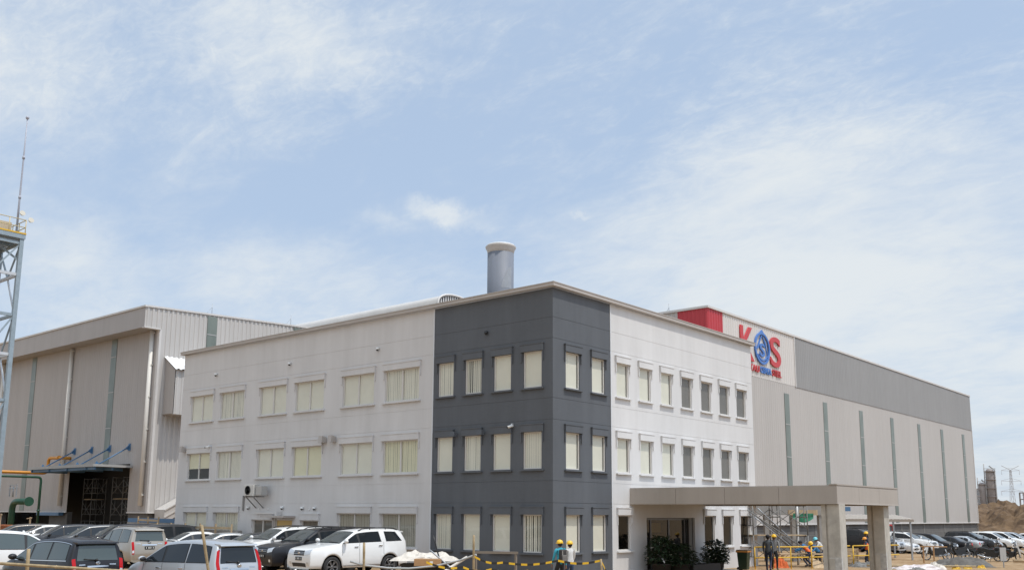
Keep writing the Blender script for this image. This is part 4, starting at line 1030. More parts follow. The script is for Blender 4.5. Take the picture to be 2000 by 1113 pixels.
# cars on the left: a row with noses out along the long office face, and four seen from behind
G1 = 'cars parked nose out along the office'
make_car('suv','white','big white sport utility vehicle with black roof rails and dark rims, nearest the debris pile','suv',-6.73,-4.66,265,0.15,G1,rim=RIM_D,handle=CHROME)
make_car('suv','black','black sport utility vehicle parked between two white ones','suv',-9.5,-4.35,264,0.15,G1)
make_car('suv','white','white sport utility vehicle with chrome mirrors behind the black one, nearest the back door','suv',-12.25,-4.0,264,0.15,G1)
# ---------------------------------------------------------------- people
SKIN = mat('brown_skin', (0.25,0.13,0.08), 0.6); LIP = mat('lips', (0.20,0.08,0.06), 0.6); SHOE = mat('dark_shoes', (0.03,0.027,0.025), 0.7)
HAIR = mat('black_hair', (0.012,0.011,0.01), 0.7)
def cloth(name, c): return mat(name, c, 0.85, var=0.18, vscale=7, bump=0.3, bscale=12)
TEAL = cloth('teal_jacket_cloth', (0.045,0.34,0.44)); BLKP = cloth('black_trousers', (0.018,0.018,0.02)); JEAN = cloth('blue_jeans', (0.04,0.07,0.13))
NAVY = cloth('navy_cloth', (0.03,0.04,0.075)); SLATE = cloth('slate_shirt', (0.10,0.115,0.135)); WHITEC = cloth('white_cloth', (0.62,0.61,0.59)); BLUEC = cloth('blue_shirt', (0.03,0.14,0.30)); GREYC = cloth('grey_cloth', (0.20,0.20,0.20))
VEST = mat('orange_vest', (0.72,0.13,0.02), 0.7); YHAT = mat('yellow_helmet', (0.80,0.47,0.01), 0.3, coat=0.5); CHAT = mat('cyan_helmet', (0.15,0.55,0.62), 0.3, coat=0.5); OHAT = mat('orange_helmet', (0.75,0.30,0.02), 0.3, coat=0.5); BCAP = cloth('dark_cap_cloth', (0.02,0.022,0.03))
def person(label, x, y, deg, z=None, top=SLATE, legs=BLKP, hat=YHAT, cap=False, h=1.68, stride=0.0, lean=0.0, crouch=0.0, armf=(0.0,0.0), elbow=(0.25,0.25), vest=None, pack=None, turn=0.0, group=None):
    """figure facing local +x; stride: step length, lean: trunk tilt (rad), crouch: 0..1, armf: shoulder swing per arm"""
    s = h/1.70; V = {}; B = []
    hipz = 0.90 - 0.45*crouch
    tr = lambda px, py, pz: (px*math.cos(lean)+ (pz-hipz)*math.sin(lean), py, hipz + (pz-hipz)*math.cos(lean) - px*math.sin(lean))
    up = hipz-0.90
    V['pelvis'] = ((0,0,hipz), (0.125,0.155)); V['waist'] = (tr(0,0,1.06+up), (0.105,0.145)); V['chest'] = (tr(0.01,0,1.27+up), (0.12,0.165)); V['neckb'] = (tr(0,0,1.42+up), (0.075,0.09)); V['neck'] = (tr(0.015,0,1.49+up), (0.055,0.055)); V['head'] = (tr(0.03,0,1.585+up), (0.092,0.075)); V['crown'] = (tr(0.025,0,1.66+up), (0.07,0.062))
    B += [('pelvis','waist','top'),('waist','chest','top'),('chest','neckb','top'),('neckb','neck','skin'),('neck','head','skin'),('head','crown','skin')]
    for i, sd in enumerate((1,-1)):
        sh = tr(0,sd*0.185,1.395+up); a = armf[i]
        U = 0.28; F = 0.25
        el = (sh[0]+U*math.sin(a), sh[1]+sd*0.045, sh[2]-U*math.cos(a)); b = a+elbow[i]
        wr = (el[0]+F*math.sin(b), el[1]-sd*0.01, el[2]-F*math.cos(b)); d = Vector((math.sin(b),0,-math.cos(b)))
        V['sh%d'%i] = (sh,(0.062,0.066)); V['el%d'%i] = (el,(0.047,0.047)); V['wr%d'%i] = (wr,(0.031,0.034))
        pm = Vector(wr)+d*0.06; V['palm%d'%i] = (tuple(pm),(0.022,0.036)); kn = Vector(wr)+d*0.10; V['kn%d'%i] = (tuple(kn),(0.016,0.036))
        B += [('neckb','sh%d'%i,'top'),('sh%d'%i,'el%d'%i,'top'),('el%d'%i,'wr%d'%i,'top'),('wr%d'%i,'palm%d'%i,'skin'),('palm%d'%i,'kn%d'%i,'skin')]
        fw = Vector((math.cos(b),0,math.sin(b)))                     # fingers side by side from thumb to little finger, gently curled
        for q in range(4):
            o = fw*(0.030-0.020*q); L = (0.075,0.085,0.078,0.060)[q]
            m1 = kn+o+d*L*0.5+Vector((0,-sd*0.012,0)); m2 = kn+o+d*L*0.92+Vector((0,-sd*0.034,0))
            V['f%d%d'%(i,q)] = (tuple(m1),(0.0095,0.0095)); V['g%d%d'%(i,q)] = (tuple(m2),(0.008,0.008)); B += [('kn%d'%i,'f%d%d'%(i,q),'skin'),('f%d%d'%(i,q),'g%d%d'%(i,q),'skin')]
        t1 = Vector(wr)+d*0.045+fw*0.045; t2 = t1+d*0.045+fw*0.015+Vector((0,-sd*0.01,0))
        V['t%d'%i] = (tuple(t1),(0.012,0.012)); V['u%d'%i] = (tuple(t2),(0.009,0.009)); B += [('palm%d'%i,'t%d'%i,'skin'),('t%d'%i,'u%d'%i,'skin')]
        hp = (0.0,sd*0.095,hipz-0.05); fx = stride*0.5*(1 if i == 0 else -1); lift = 0.05 if (fx < 0 and stride) else 0.0
        fx2 = fx + (0.12 if crouch and i == 0 else 0.0) - (0.10 if crouch and i else 0.0)
        an = (fx2, sd*0.10, 0.085+lift); mid = Vector(((hp[0]+an[0])/2, sd*0.105, (hp[2]+an[2])/2)); Ld = (Vector(hp)-Vector(an)).length
        bend = math.sqrt(max(0.0, 0.41**2-(min(Ld,0.81)/2)**2)); kx = mid+Vector((bend,0,0.02))
        V['hp%d'%i] = (hp,(0.092,0.10)); V['kne%d'%i] = (tuple(kx),(0.062,0.062)); V['an%d'%i] = (an,(0.044,0.044)); V['heel%d'%i] = ((an[0]-0.03,an[1],0.045+lift),(0.045,0.04)); V['toe%d'%i] = ((an[0]+0.17,an[1]+sd*0.02,0.035+lift*0.3),(0.035,0.045))
        B += [('pelvis','hp%d'%i,'legs'),('hp%d'%i,'kne%d'%i,'legs'),('kne%d'%i,'an%d'%i,'legs'),('an%d'%i,'heel%d'%i,'shoe'),('an%d'%i,'toe%d'%i,'shoe')]
    names = list(V); ix = {n: k for k, n in enumerate(names)}
    me = bpy.data.meshes.new('person_body'); me.from_pydata([V[n][0] for n in names], [(ix[a],ix[b]) for a,b,_ in B], [])
    o = bpy.data.objects.new('tmp', me); COL.objects.link(o)
    md = o.modifiers.new('skin','SKIN'); md.use_smooth_shade = True; md.branch_smoothing = 0.4
    for n, sv in zip(names, me.skin_vertices[0].data): sv.radius = V[n][1]; sv.use_root = (n == 'pelvis')
    sb = o.modifiers.new('sub','SUBSURF'); sb.levels = sb.render_levels = 2
    dg = bpy.context.evaluated_depsgraph_get(); bm_ = bpy.data.meshes.new_from_object(o.evaluated_get(dg)); bpy.data.objects.remove(o)
    for mm in (top, legs, SKIN, SHOE): bm_.materials.append(mm)
    code = {'top':0,'legs':1,'skin':2,'shoe':3}; segs = [(Vector(V[a][0]),Vector(V[b][0]),code[c],max(V[a][1])*0.8) for a,b,c in B]
    for p in bm_.polygons:
        c = p.center; best = 1e9
        for a, b, k, rr in segs:
            ab = b-a; t = max(0, min(1, (c-a).dot(ab)/max(1e-9, ab.length_squared))); dd = (c-a-ab*t).length - rr*0.6
            if dd < best: best = dd; mi = k
        p.material_index = mi; p.use_smooth = True
    root = thing('person', label, 'person', (x,y,gz(x,y) if z is None else z), R(deg), group); root.scale = (s,s,s)
    link('body', bm_, root)
    hd = Vector(V['head'][0]); up_ = (Vector(V['crown'][0])-hd).normalized(); T = Matrix.Translation(hd) @ Matrix.Rotation(lean*0.6, 4, 'Y') @ Matrix.Rotation(turn, 4, 'Z')
    for sd in (1,-1):
        mb = MB(); mb.ball((0.088,sd*0.031,0.012), 0.011, 0, T, 8, 6); part('eye', mb, BLACK, root)
        mb = MB(); mb.ball((0.0,sd*0.083,0.0), (0.02,0.012,0.032), 0, T, 8, 6); part('ear', mb, SKIN, root)
    mb = MB(); mb.ball((0.098,0,-0.012), (0.018,0.014,0.024), 0, T, 8, 6); part('nose', mb, SKIN, root)
    mb = MB(); mb.ball((0.086,0,-0.055), (0.012,0.026,0.008), 0, T, 8, 6); part('mouth', mb, LIP, root)
    mb = MB(); mb.ball((-0.018,0,0.03), (0.10,0.090,0.098), 0, T, 14, 8); part('hair', mb, HAIR, root)
    if hat is not None:
        mb = MB()
        if cap: mb.lathe([(0.105,0.035),(0.108,0.075),(0.09,0.12),(0.05,0.14),(0.001,0.145)], 18, 0, T); mb.prism([(0.05,-0.08),(0.17,-0.06),(0.19,0),(0.17,0.06),(0.05,0.08)], 0.04, 0.055, 'z', 0, T)
        else:
            mb.lathe([(0.128,0.045),(0.126,0.075),(0.112,0.125),(0.075,0.165),(0.001,0.182)], 22, 0, T); mb.lathe([(0.105,0.048),(0.148,0.040),(0.146,0.052),(0.12,0.06)], 22, 0, T @ Matrix.Translation((0.02,0,0)), True, True)
            mb.beam(T @ Vector((-0.10,0,0.13)), T @ Vector((0.0,0,0.186)), 0.03, 0.012); mb.beam(T @ Vector((0.0,0,0.186)), T @ Vector((0.10,0,0.13)), 0.03, 0.012)
        part('cap' if cap else 'helmet', mb, hat, root)
    if vest is not None:
        mb = MB(); n = 18; rows = []
        for f in (0.0,0.35,0.7,1.0):
            c = Vector(tr(0.005,0,1.0+up+0.40*f)); ry = (0.168,0.178,0.19,0.16)[int(f*3+.1)]; rx = (0.135,0.14,0.142,0.10)[int(f*3+.1)]
            rows.append([mb.vert((c.x+rx*math.cos(2*PI*q/n), ry*math.sin(2*PI*q/n), c.z)) for q in range(n)])
        for a, b in zip(rows, rows[1:]):
            for q in range(n): mb.face((a[q],a[(q+1)%n],b[(q+1)%n],b[q]), 0, True)
        part('vest', mb, vest, root)
    if pack is not None:
        mb = MB(); c = tr(-0.20,0,1.20+up); M4 = Matrix.Translation(c) @ Matrix.Rotation(lean, 4, 'Y')
        mb.bbox((-0.10,-0.15,-0.24), (0.09,0.15,0.22), 0.05, 0, M4); mb.bbox((-0.14,-0.11,-0.20), (-0.09,0.11,0.02), 0.02, 1, M4)
        for sd in (-0.09,0.09): mb.beam(M4 @ Vector((-0.105,sd,-0.20)), M4 @ Vector((-0.105,sd,0.18)), 0.025, 0.012, 2)
        bag = part('backpack', mb, list(pack), None, (0,0,0)); bag.matrix_world = Matrix.Translation((x,y,gz(x,y) if z is None else z)) @ Matrix.Rotation(R(deg),4,'Z') @ Matrix.Diagonal((s,s,s,1))
        tag(bag, 'dark striped backpack on the back of the teal jacketed walker', 'backpack')
    return root
STRIPE = (cloth('charcoal_bag_cloth',(0.045,0.042,0.04)), cloth('grey_bag_cloth',(0.16,0.15,0.14)), cloth('pale_bag_strap',(0.5,0.48,0.45)))
person('person in a teal jacket and yellow helmet walking with a backpack past the charcoal corner', 2.62,-2.95,160, top=TEAL, legs=BLKP, stride=0.45, armf=(0.25,-0.2), pack=STRIPE, h=1.63)
person('person in white top, jeans and yellow helmet close behind the teal jacket', 2.42,-2.1,160, top=WHITEC, legs=JEAN, stride=0.4, armf=(-0.2,0.25), h=1.58)
person('person in slate uniform and dark cap walking in front of the yellow railing', 2.95,12.8,110, top=SLATE, legs=NAVY, hat=BCAP, cap=True, stride=0.55, armf=(0.3,-0.35), h=1.70)
person('person in grey clothes and yellow helmet half hidden behind the slate uniformed walker', 2.35,14.75,300, top=GREYC, legs=BLKP, stride=0.3, armf=(0.3,0.1), h=1.66)
person('crouching worker in orange vest left of the other crouching workers', 2.7,18.2,200, z=0.0, top=BLUEC, legs=NAVY, hat=BCAP, cap=True, lean=0.7, crouch=0.45, armf=(0.7,0.9), elbow=(0.5,0.4), vest=VEST)
person('crouching worker in blue shirt and yellow helmet bent over the timber bench', 2.75,19.2,250, z=0.0, top=BLUEC, legs=BLKP, lean=0.9, crouch=0.4, armf=(0.8,0.9), elbow=(0.4,0.4))
person('crouching worker in cyan helmet beside the canopy column', 2.65,20.1,220, z=0.0, top=WHITEC, legs=NAVY, hat=CHAT, lean=0.6, crouch=0.3, armf=(0.6,0.6), elbow=(0.5,0.4))
person('standing worker in yellow helmet and navy clothes between the two canopy columns', 3.75,23.3,30, z=0.0, top=NAVY, legs=NAVY, stride=0.2, armf=(0.2,0.5), elbow=(0.4,0.9), h=1.70)
person('shorter worker in orange helmet and orange vest beside the navy clothed worker', 4.05,22.75,200, z=-0.12, top=NAVY, legs=NAVY, hat=OHAT, stride=0.2, lean=0.2, armf=(0.4,0.4), elbow=(0.6,0.5), vest=VEST, h=1.55)
# ---------------------------------------------------------------- the tower and pipes at the left
STEELB = mat('blue_grey_steel_paint', (0.27,0.33,0.37), 0.45, var=0.12, vscale=3); STEEL_L = mat('pale_steel_paint', (0.52,0.54,0.56), 0.45, var=0.08, vscale=3)
YEL = mat('safety_yellow_paint', (0.66,0.40,0.03), 0.5, var=0.12, vscale=5); SCAFF = mat('dull_scaffold_tube', (0.19,0.185,0.175), 0.6, var=0.2, vscale=5); ORANGE = mat('orange_pipe_paint', (0.60,0.25,0.025), 0.4, var=0.08, vscale=3); GREEN = mat('green_pipe_paint', (0.02,0.075,0.045), 0.35, var=0.15, vscale=3); GREENL = mat('light_green_pipe_paint', (0.16,0.28,0.10), 0.35, var=0.1, vscale=3)
TIMB = mat('pale_timber', (0.46,0.34,0.21), 0.85, var=0.25, vscale=5, bump=0.3, bscale=25, stretch=(1,1,.3)); BAMB = mat('dry_bamboo', (0.36,0.27,0.15), 0.7, var=0.3, vscale=6); TIMO = mat('orange_timber', (0.42,0.14,0.055), 0.8, var=0.25, vscale=4)
tw = thing('lattice_tower', 'blue grey steel lattice tower with a yellow railed platform', 'tower', (-47.3,-4.75,0.1))
h2 = 1.75; ZP = 21.5; xs = (-h2, h2)
for sx in xs:
    for sy in xs: mb = MB(); mb.beam((sx,sy,-0.3), (sx,sy,ZP), 0.28, 0.28); part('leg', mb, STEELB, tw)
lv = [0.4,3.6,6.8,10.0,13.2,16.0,18.9,ZP-0.3]
for k, (a, b) in enumerate(zip(lv, lv[1:])):
    mb = MB()
    for (p, q) in (((-h2,-h2),(h2,-h2)), ((h2,-h2),(h2,h2)), ((h2,h2),(-h2,h2)), ((-h2,h2),(-h2,-h2))):
        mb.beam((*p,b), (*q,b), 0.15, 0.2); m_ = ((p[0]+q[0])/2,(p[1]+q[1])/2)
        if k % 2: mb.beam((*p,a), (*m_,b), 0.10)
        else: mb.beam((*m_,a), (*p,b), 0.10); mb.beam((*m_,a), (*q,b), 0.10)
    part('brace', mb, STEEL_L if k % 2 else STEELB, tw)
mb = MB(); mb.box((-2.6,-2.6,ZP), (1.95,1.95,ZP+0.32)); mb.beam((-2.6,0,ZP-.12), (1.95,0,ZP-.12), .25); mb.beam((0,-2.6,ZP-.12), (0,1.95,ZP-.12), .25)
for s in xs: mb.beam((s,s,ZP-1.6), (s*.2,s*.2,ZP-.1), 0.14)
pf = part('platform', mb, STEELB, tw)
mb = MB(); mb.box((-2.62,1.90,ZP+.33), (1.97,1.97,ZP+.44)); mb.box((1.90,-2.62,ZP+.33), (1.97,1.899,ZP+.44)); part('toe_board', mb, YEL, pf)
mb = MB(); c4 = [(-2.55,-2.55),(1.9,-2.55),(1.9,1.9),(-2.55,1.9)]
for a, b in zip(c4, c4[1:]+c4[:1]):
    for z in (0.85,1.4): mb.tube([(*a,ZP+z), (*b,ZP+z)], 0.035, 6)
    for t in (0,.25,.5,.75): p = (a[0]+(b[0]-a[0])*t, a[1]+(b[1]-a[1])*t); mb.tube([(*p,ZP+.3), (*p,ZP+1.4)], 0.035, 6)
part('railing', mb, mat('faded_yellow_rail', (0.55,0.45,0.25), 0.5), pf)
mb = MB(); mb.bbox((-0.5,0.3,ZP+.33), (0.75,1.4,ZP+1.35), .03); part('cabinet', mb, mat('tan_cabinet', (0.48,0.38,0.26), 0.6), tw)
mb = MB(); mb.tube([(1.15,1.6,ZP+.3), (1.15,1.6,ZP+3.2), (1.15,1.6,ZP+6.4), (1.15,1.6,ZP+9.2)], [0.085,0.07,0.055,0.04], 8); mb.ball((1.15,1.6,ZP+9.25), 0.13)
for z in (3.2,6.2): mb.lathe([(0.10,-.1),(0.10,.1)], 8, 0, Matrix.Translation((1.15,1.6,ZP+z)))
part('mast', mb, mat('grey_mast', (0.36,0.37,0.42), 0.5), tw)
for (x, y, z) in ((1.45,1.75,ZP+1.95), (1.9,2.2,ZP+1.45)):
    mb = MB(); T = Matrix.Translation((x,y,z)) @ Matrix.Rotation(R(70),4,'Y'); mb.lathe([(0.20,0.10),(0.19,0.05),(0.14,-0.05),(0.05,-0.10),(0.001,-0.1)], 18, 0, T); mb.lathe([(0.001,0.08),(0.19,0.09)], 18, 0, T); part('floodlight', mb, mat('floodlight_glass', (0.50,0.46,0.38), 0.3), tw)
def pipe(label, pts, r, m, flanges=(), supports=(), name='pipe', cat='pipe'):
    def smooth(pts, rad):
        out = [Vector(pts[0])]
        for a, b, c in zip(pts, pts[1:], pts[2:]):
            a, b, c = Vector(a), Vector(b), Vector(c); d1 = (a-b).normalized(); d2 = (c-b).normalized(); q = min(rad, (a-b).length*.45, (c-b).length*.45)
            for t in (0,.2,.4,.6,.8,1): out.append((b+d1*q).lerp(b,t).lerp(b.lerp(b+d2*q,t),t))
        return out+[Vector(pts[-1])]
    x, y, z = pts[0]; root = thing(name, label, cat, (x,y,0))
    q = [(p[0]-x, p[1]-y, p[2]) for p in pts]
    mb = MB(); mb.tube(smooth(q, r*3.2), r, 14); part('tube', mb, m, root)
    for f, ax in flanges:
        mb = MB(); T = Matrix.Translation((f[0]-x,f[1]-y,f[2])) @ Vector(ax).to_track_quat('Z','Y').to_matrix().to_4x4(); mb.lathe([(r*1.5,-0.06),(r*1.5,0.06)], 18, 0, T); part('flange', mb, m, root)
    for s in supports:
        mb = MB(); mb.beam((s[0]-x,s[1]-y,-.2), (s[0]-x,s[1]-y,s[2]), 0.14); mb.beam((s[0]-x-.4,s[1]-y,s[2]), (s[0]-x+.4,s[1]-y,s[2]), 0.12); part('support', mb, STEELB, root)
pipe('orange gas pipe running to an elbow in the hall wall above the door canopy', [(-59.3,-14,5.72),(-59.3,6.3,5.72),(-59.3,6.3,7.0),(-57.0,6.3,6.95),(-57.0,7.2,6.95)], 0.13, ORANGE, [((-57.35,6.3,6.95),(1,0,0)), ((-59.3,6.3,6.3),(0,0,1))], [(-59.3,-10,5.5),(-59.3,1.5,5.5)])
pipe('slim green overhead pipe that bends straight down in front of the doorway', [(-54.4,-14,5.25),(-54.4,3.7,5.2),(-54.4,3.7,0.0)], 0.095, GREEN, [((-54.4,3.7,2.6),(0,0,1))], [(-54.4,-9,5.05)])
pipe('thick green pipe with a flanged end bending down beside the slim green pipe', [(-49.9,1.0,3.25),(-52.7,1.0,3.25),(-52.7,1.0,0.0)], 0.23, GREEN, [((-49.9,1.0,3.25),(1,0,0)), ((-52.7,1.0,1.2),(0,0,1))])
pipe('thick green pipe at the very left edge beneath the tower', [(-51.9,-1.0,3.3),(-54.4,-1.0,3.3),(-54.4,-1.0,0.0)], 0.23, GREEN, [((-51.9,-1.0,3.3),(1,0,0))])
pipe('thin light green pipe low in front of the thick green pipes', [(-56,-2.2,2.32),(-50.6,-2.2,2.32),(-50.6,-2.2,0.0)], 0.11, GREENL)
mb = MB()
for x in (-53.4,-52.2): mb.beam((x,1,3.6), (x,1,4.5), .07)
mb.beam((-53.4,1,4.5), (-52.2,1,4.5), .07); mb.lathe([(0.32,4.22),(0.36,4.25),(0.32,4.28)], 16, 0, Matrix.Translation((-52.8,1,0)), True, True); mb.tube([(-52.8,1,3.6), (-52.8,1,4.4)], .05, 6)
vv = thing('valve', 'valve yoke with a handwheel on top of the thick green pipe', 'valve', (0,0,0)); part('yoke', mb, GREYM, vv)
# stacked timber and stakes by the pipes
def lumber(label, x, y, z0, L, w, rows, deg, m, group='timber stacks'):
    o = thing('timber_stack', label, 'timber', (x,y,gz(x,y)+z0), R(deg), group); rg = random.Random(int(abs(x*10)))
    mb = MB()
    for r in range(rows):
        for k in range(int(w/0.16)):
            j = rg.uniform(-.25,.25); mb.box((-L/2+j,-w/2+k*.16,r*.13), (L/2+j,-w/2+k*.16+.15,r*.13+.115))
    part('planks', mb, m, o)
    mb = MB()
    for s in (-.35,.35): mb.box((L*s-.06,-w/2,-.12), (L*s+.06,w/2,-.005)); 
    part('bearers', mb, TIMB, o)
lumber('orange timber stack in front of the green pipes, higher of the two', -46.8,-1.6,0.15,3.6,1.4,10,4,TIMO); lumber('orange timber stack nearest the doorway, lower of the two', -43.6,-0.6,0.15,3.0,1.2,8,4,TIMO)
for lb, x, y, zt in (('thin pale stake beside the higher timber stack',-45.6,-2.6,2.2), ('pale stake standing right of the lower timber stack',-42.6,-1.9,2.0)):
    mb = MB(); mb.beam((0,0,-.3), (0,0,zt), .08); mb.beam((-.5,0,zt-.1), (.2,0,zt-.05), .06); o = part('stake', mb, TIMB, None, (x,y,gz(x,y))); tag(o, lb, 'stake', 'stakes by the timber')
# scaffolding
def scaffold(label, x, y, deg, bays, tiers, w=1.2, L=1.8, th=1.75, group='scaffolds', planks=True, z=None):
    o = thing('scaffold', label, 'scaffold', (x,y,gz(x,y) if z is None else z), R(deg), group); r = 0.032
    for k in range(bays+1):
        for t in range(tiers):
            mb = MB()
            for yy in (0,w): mb.tube([(k*L,yy,t*th), (k*L,yy,t*th+th)], r, 6)
            for z_ in (0.5,0.95,th-.05): mb.tube([(k*L,0,t*th+z_), (k*L,w,t*th+z_)], r*.85, 6)
            for yy in (.3,w-.3): mb.tube([(k*L,yy,t*th+.5), (k*L,yy,t*th+th-.05)], r*.7, 6)
            part('frame', mb, SCAFF, o)
    for k in range(bays):
        for t in range(tiers):
            for yy in (0,w): mb = MB(); mb.tube([(k*L,yy,t*th+.35), (k*L+L,yy,t*th+th-.25)], .018, 5); mb.tube([(k*L+L,yy,t*th+.35), (k*L,yy,t*th+th-.25)], .018, 5); part('cross_brace', mb, SCAFF, o)
            if planks and (t % 2 == 1 or tiers < 3): mb = MB(); mb.box((k*L,.1,t*th+th-.02), (k*L+L,w-.1,t*th+th+.03)); part('plank', mb, TIMB, o)
    return o
scaffold('narrow scaffold inside the left side of the doorway', -56.7,8.3,0,1,3,1.2,1.5); scaffold('tall scaffold at the right side of the doorway', -51.2,8.0,0,2,3,1.2,1.75)
# rail in front of the office's far end
def railfence(label, pts, zt, m, group, posts=5, low=None):
    x, y = pts[0][:2]; o = thing('timber_rail', label, 'fence', (x,y,0), 0, group); mb = MB()
    a = Vector((0,0,zt)); b = Vector((pts[1][0]-x,pts[1][1]-y,zt)); mb.beam(a, b, .06, .12)
    if low: mb.beam(a-Vector((0,0,low)), b-Vector((0,0,low)), .05, .09)
    part('rail', mb, m, o)
    for k in range(posts):
        p = a.lerp(b, k/(posts-1)); mb = MB(); mb.beam((p.x,p.y,-.2), (p.x,p.y,zt+.22), .07); part('post', mb, m, o)
railfence('higher timber rail between the sloped chute and the office corner', [(-33.5,0.8),(-28.6,-.6)], 2.06, TIMB, 'timber rails', 3); railfence('long timber rail along the foot of the office behind the parked cars', [(-28.2,-.9),(-20.7,-.9)], 1.74, TIMB, 'timber rails', 6, .5)
mb = MB(); mb.box((-28.3,-0.72,-.3), (-20.4,-.45,1.62)); tag(part('low_wall', mb, CONC, None), 'low rough concrete wall behind the long timber rail', 'wall')
mb = MB(); mb.box((-36,1.4,-.3), (-30.2,1.7,1.9)); mb.box((-35.9,1.39,1.901), (-30.3,1.68,2.15), 1); tag(part('low_wall', mb, [CONC, BLUE], None), 'low wall with a blue top between the two buildings', 'wall')

# ---------------------------------------------------------------- foreground left: poles, rail, hose, tape, rubbish
def pole(label, a, b, r, m, cat='pole', group=None, name='pole'):
    x, y, z = a; mb = MB(); n = 5
    mb.tube([tuple((b[i]-a[i])*k/n for i in range(3)) for k in range(n+1)], [r*(1-.08*(k%2)) for k in range(n+1)], 8)
    if m is BAMB:
        for k in range(1,n): c = Vector(b)-Vector(a); p = c*(k/n); T = Matrix.Translation(p) @ c.to_track_quat('Z','Y').to_matrix().to_4x4(); mb.lathe([(r*.95,-.012),(r*1.18,0),(r*.95,.012)], 8, 0, T)
    return tag(part(name, mb, m, None, a), label, cat, group)
pole('bamboo pole leaning in front of the silver car', (3.52,-17.2,0.1), (3.42,-17.65,2.28), 0.035, BAMB)
pole('upright bamboo post carrying the horizontal rail in front of the black car', (-0.30,-19.9,-.1), (-0.22,-19.95,1.69), 0.045, BAMB)
pole('horizontal bamboo rail across the lower left in front of the black car', (-3.2,-21.4,1.42), (3.3,-18.55,1.22), 0.036, BAMB, 'rail', name='bamboo_rail')
pole('thin upright pole in front of the white vehicle', (-2.43,-7.57,0), (-2.31,-7.72,1.56), 0.045, BAMB)
pole('upright pole where the yellow and black tape starts', (0.84,-5.5,0), (0.97,-5.66,1.86), 0.04, BAMB)
pole('short stake holding the far end of the yellow and black tape', (4.72,-3.35,0), (4.68,-3.4,1.12), 0.035, BAMB)
mb = MB(); hp = [(-2.75,-7.95,0.92),(-2.39,-7.64,0.79),(-1.74,-7.06,0.70),(-1.2,-6.6,0.69),(-0.51,-6.03,0.78),(0.2,-5.5,0.98),(0.95,-5.5,1.2)]
mb.tube([(a+2.75,b+7.95,c) for a,b,c in hp], .035, 8); tag(part('sagging_pipe', mb, mat('grey_conduit', (0.36,0.36,0.35), .5), None, (-2.75,-7.95,0)), 'grey conduit sagging between the two upright poles', 'conduit')
TAPE_Y = mat('tape_yellow', (0.75,0.45,0.02), 0.5); TAPE_K = mat('tape_black', (0.02,0.02,0.02), 0.5)
def tape(label, pts, seg=0.19):
    x, y, z = pts[0]; mb = MB(); P = [Vector(p)-Vector((x,y,0)) for p in pts]; k = 0
    for a, b in zip(P, P[1:]):
        n = max(1, int((b-a).length/seg))
        for q in range(n):
            p0, p1 = a.lerp(b,q/n), a.lerp(b,(q+1)/n); s = lambda t: Vector((0,0,-0.10*math.sin(PI*t)))
            p0 = p0+s(q/n); p1 = p1+s((q+1)/n); hh = Vector((0,0,.035)); d = (p1-p0).cross(Vector((0,0,1))).normalized()*.004
            i = len(mb.v); mb.v += [tuple(v) for v in (p0-hh-d,p1-hh-d,p1+hh-d,p0+hh-d,p0-hh+d,p1-hh+d,p1+hh+d,p0+hh+d)]
            for f in ((3,2,1,0),(4,5,6,7),(0,1,5,4),(1,2,6,5),(2,3,7,6),(3,0,4,7)): mb.face([i+j for j in f], k % 2)
            k += 1
    return tag(part('barrier_tape', mb, [TAPE_Y, TAPE_K], None, (x,y,0)), label, 'tape', 'barrier tapes')
tape('upper yellow and black barrier tape running to the short stake past the walkers', [(0.93,-5.56,1.13),(1.76,-5.04,0.95),(3.39,-4.07,1.04),(4.68,-3.4,1.07)])
tape('lower yellow and black barrier tape sagging near the ground', [(0.0,-6.95,0.96),(0.93,-6.12,0.80),(1.65,-5.49,0.74),(2.6,-4.7,0.70)])
tape('short tape end hanging from the stake beside the walkers', [(4.69,-3.39,1.05),(4.95,-3.15,0.55),(5.2,-3.0,0.3)])
SHEET = mat('pale_sheet_plastic', (0.62,0.57,0.50), 0.5, var=0.2, vscale=4, bump=.5, bscale=5); CARD = mat('brown_cardboard', (0.40,0.23,0.11), 0.8, var=.1, vscale=4)
def crumple(label, x, y, w, d, h, m, seed, deg=0, z=0.0, name='plastic_sheet', cat='sheet', group=None, fine=0.9):
    n = 18; mb = MB(); ids = {}; rg = Vector((seed*3.1,seed*1.7,0))
    for i in range(n+1):
        for j in range(n+1):
            u, v = i/n*2-1, j/n*2-1; q = mnoise.noise(Vector((u*1.6,v*1.6,0))+rg); q2 = mnoise.noise(Vector((u*5,v*5,1))+rg)
            e = max(0.0, 1-max(abs(u),abs(v))**3); ids[i,j] = mb.vert((u*w/2*(1+.12*q), v*d/2*(1+.12*q2), h*e*(.55+.5*q+.35*fine*q2)))
    for i in range(n):
        for j in range(n): mb.face((ids[i,j],ids[i+1,j],ids[i+1,j+1],ids[i,j+1]), 0, False)
    return tag(part(name, mb, m, None, (x,y,gz(x,y)+z), R(deg)), label, cat, group)
crumple('crumpled pale sheeting draped over the rubbish behind the white vehicle', -3.6,-3.4,2.6,1.3,0.42,SHEET,2,40,0.62)
mb = MB(); mb.box((-.95,-.5,-.1), (1.0,.5,.55)); mb.box((-1.0,-.55,.551), (1.05,.55,.60)); tag(part('rubbish_bin_box', mb, mat('dark_crate', (0.04,0.037,0.034), .7), None, (-3.65,-3.3,gz(0,-3)), R(40)), 'dark low crate under the crumpled pale sheeting', 'crate')
mb = MB(); mb.bbox((-.5,-.25,0), (.5,.25,.26), .01); mb.box((.1,-.253,.1), (.22,-.251,.18), 1); tag(part('cardboard_box', mb, [CARD, WHITE_P], None, (-2.95,-3.95,0.62), R(38)), 'flat brown cardboard box leaning on the dark crate', 'box')
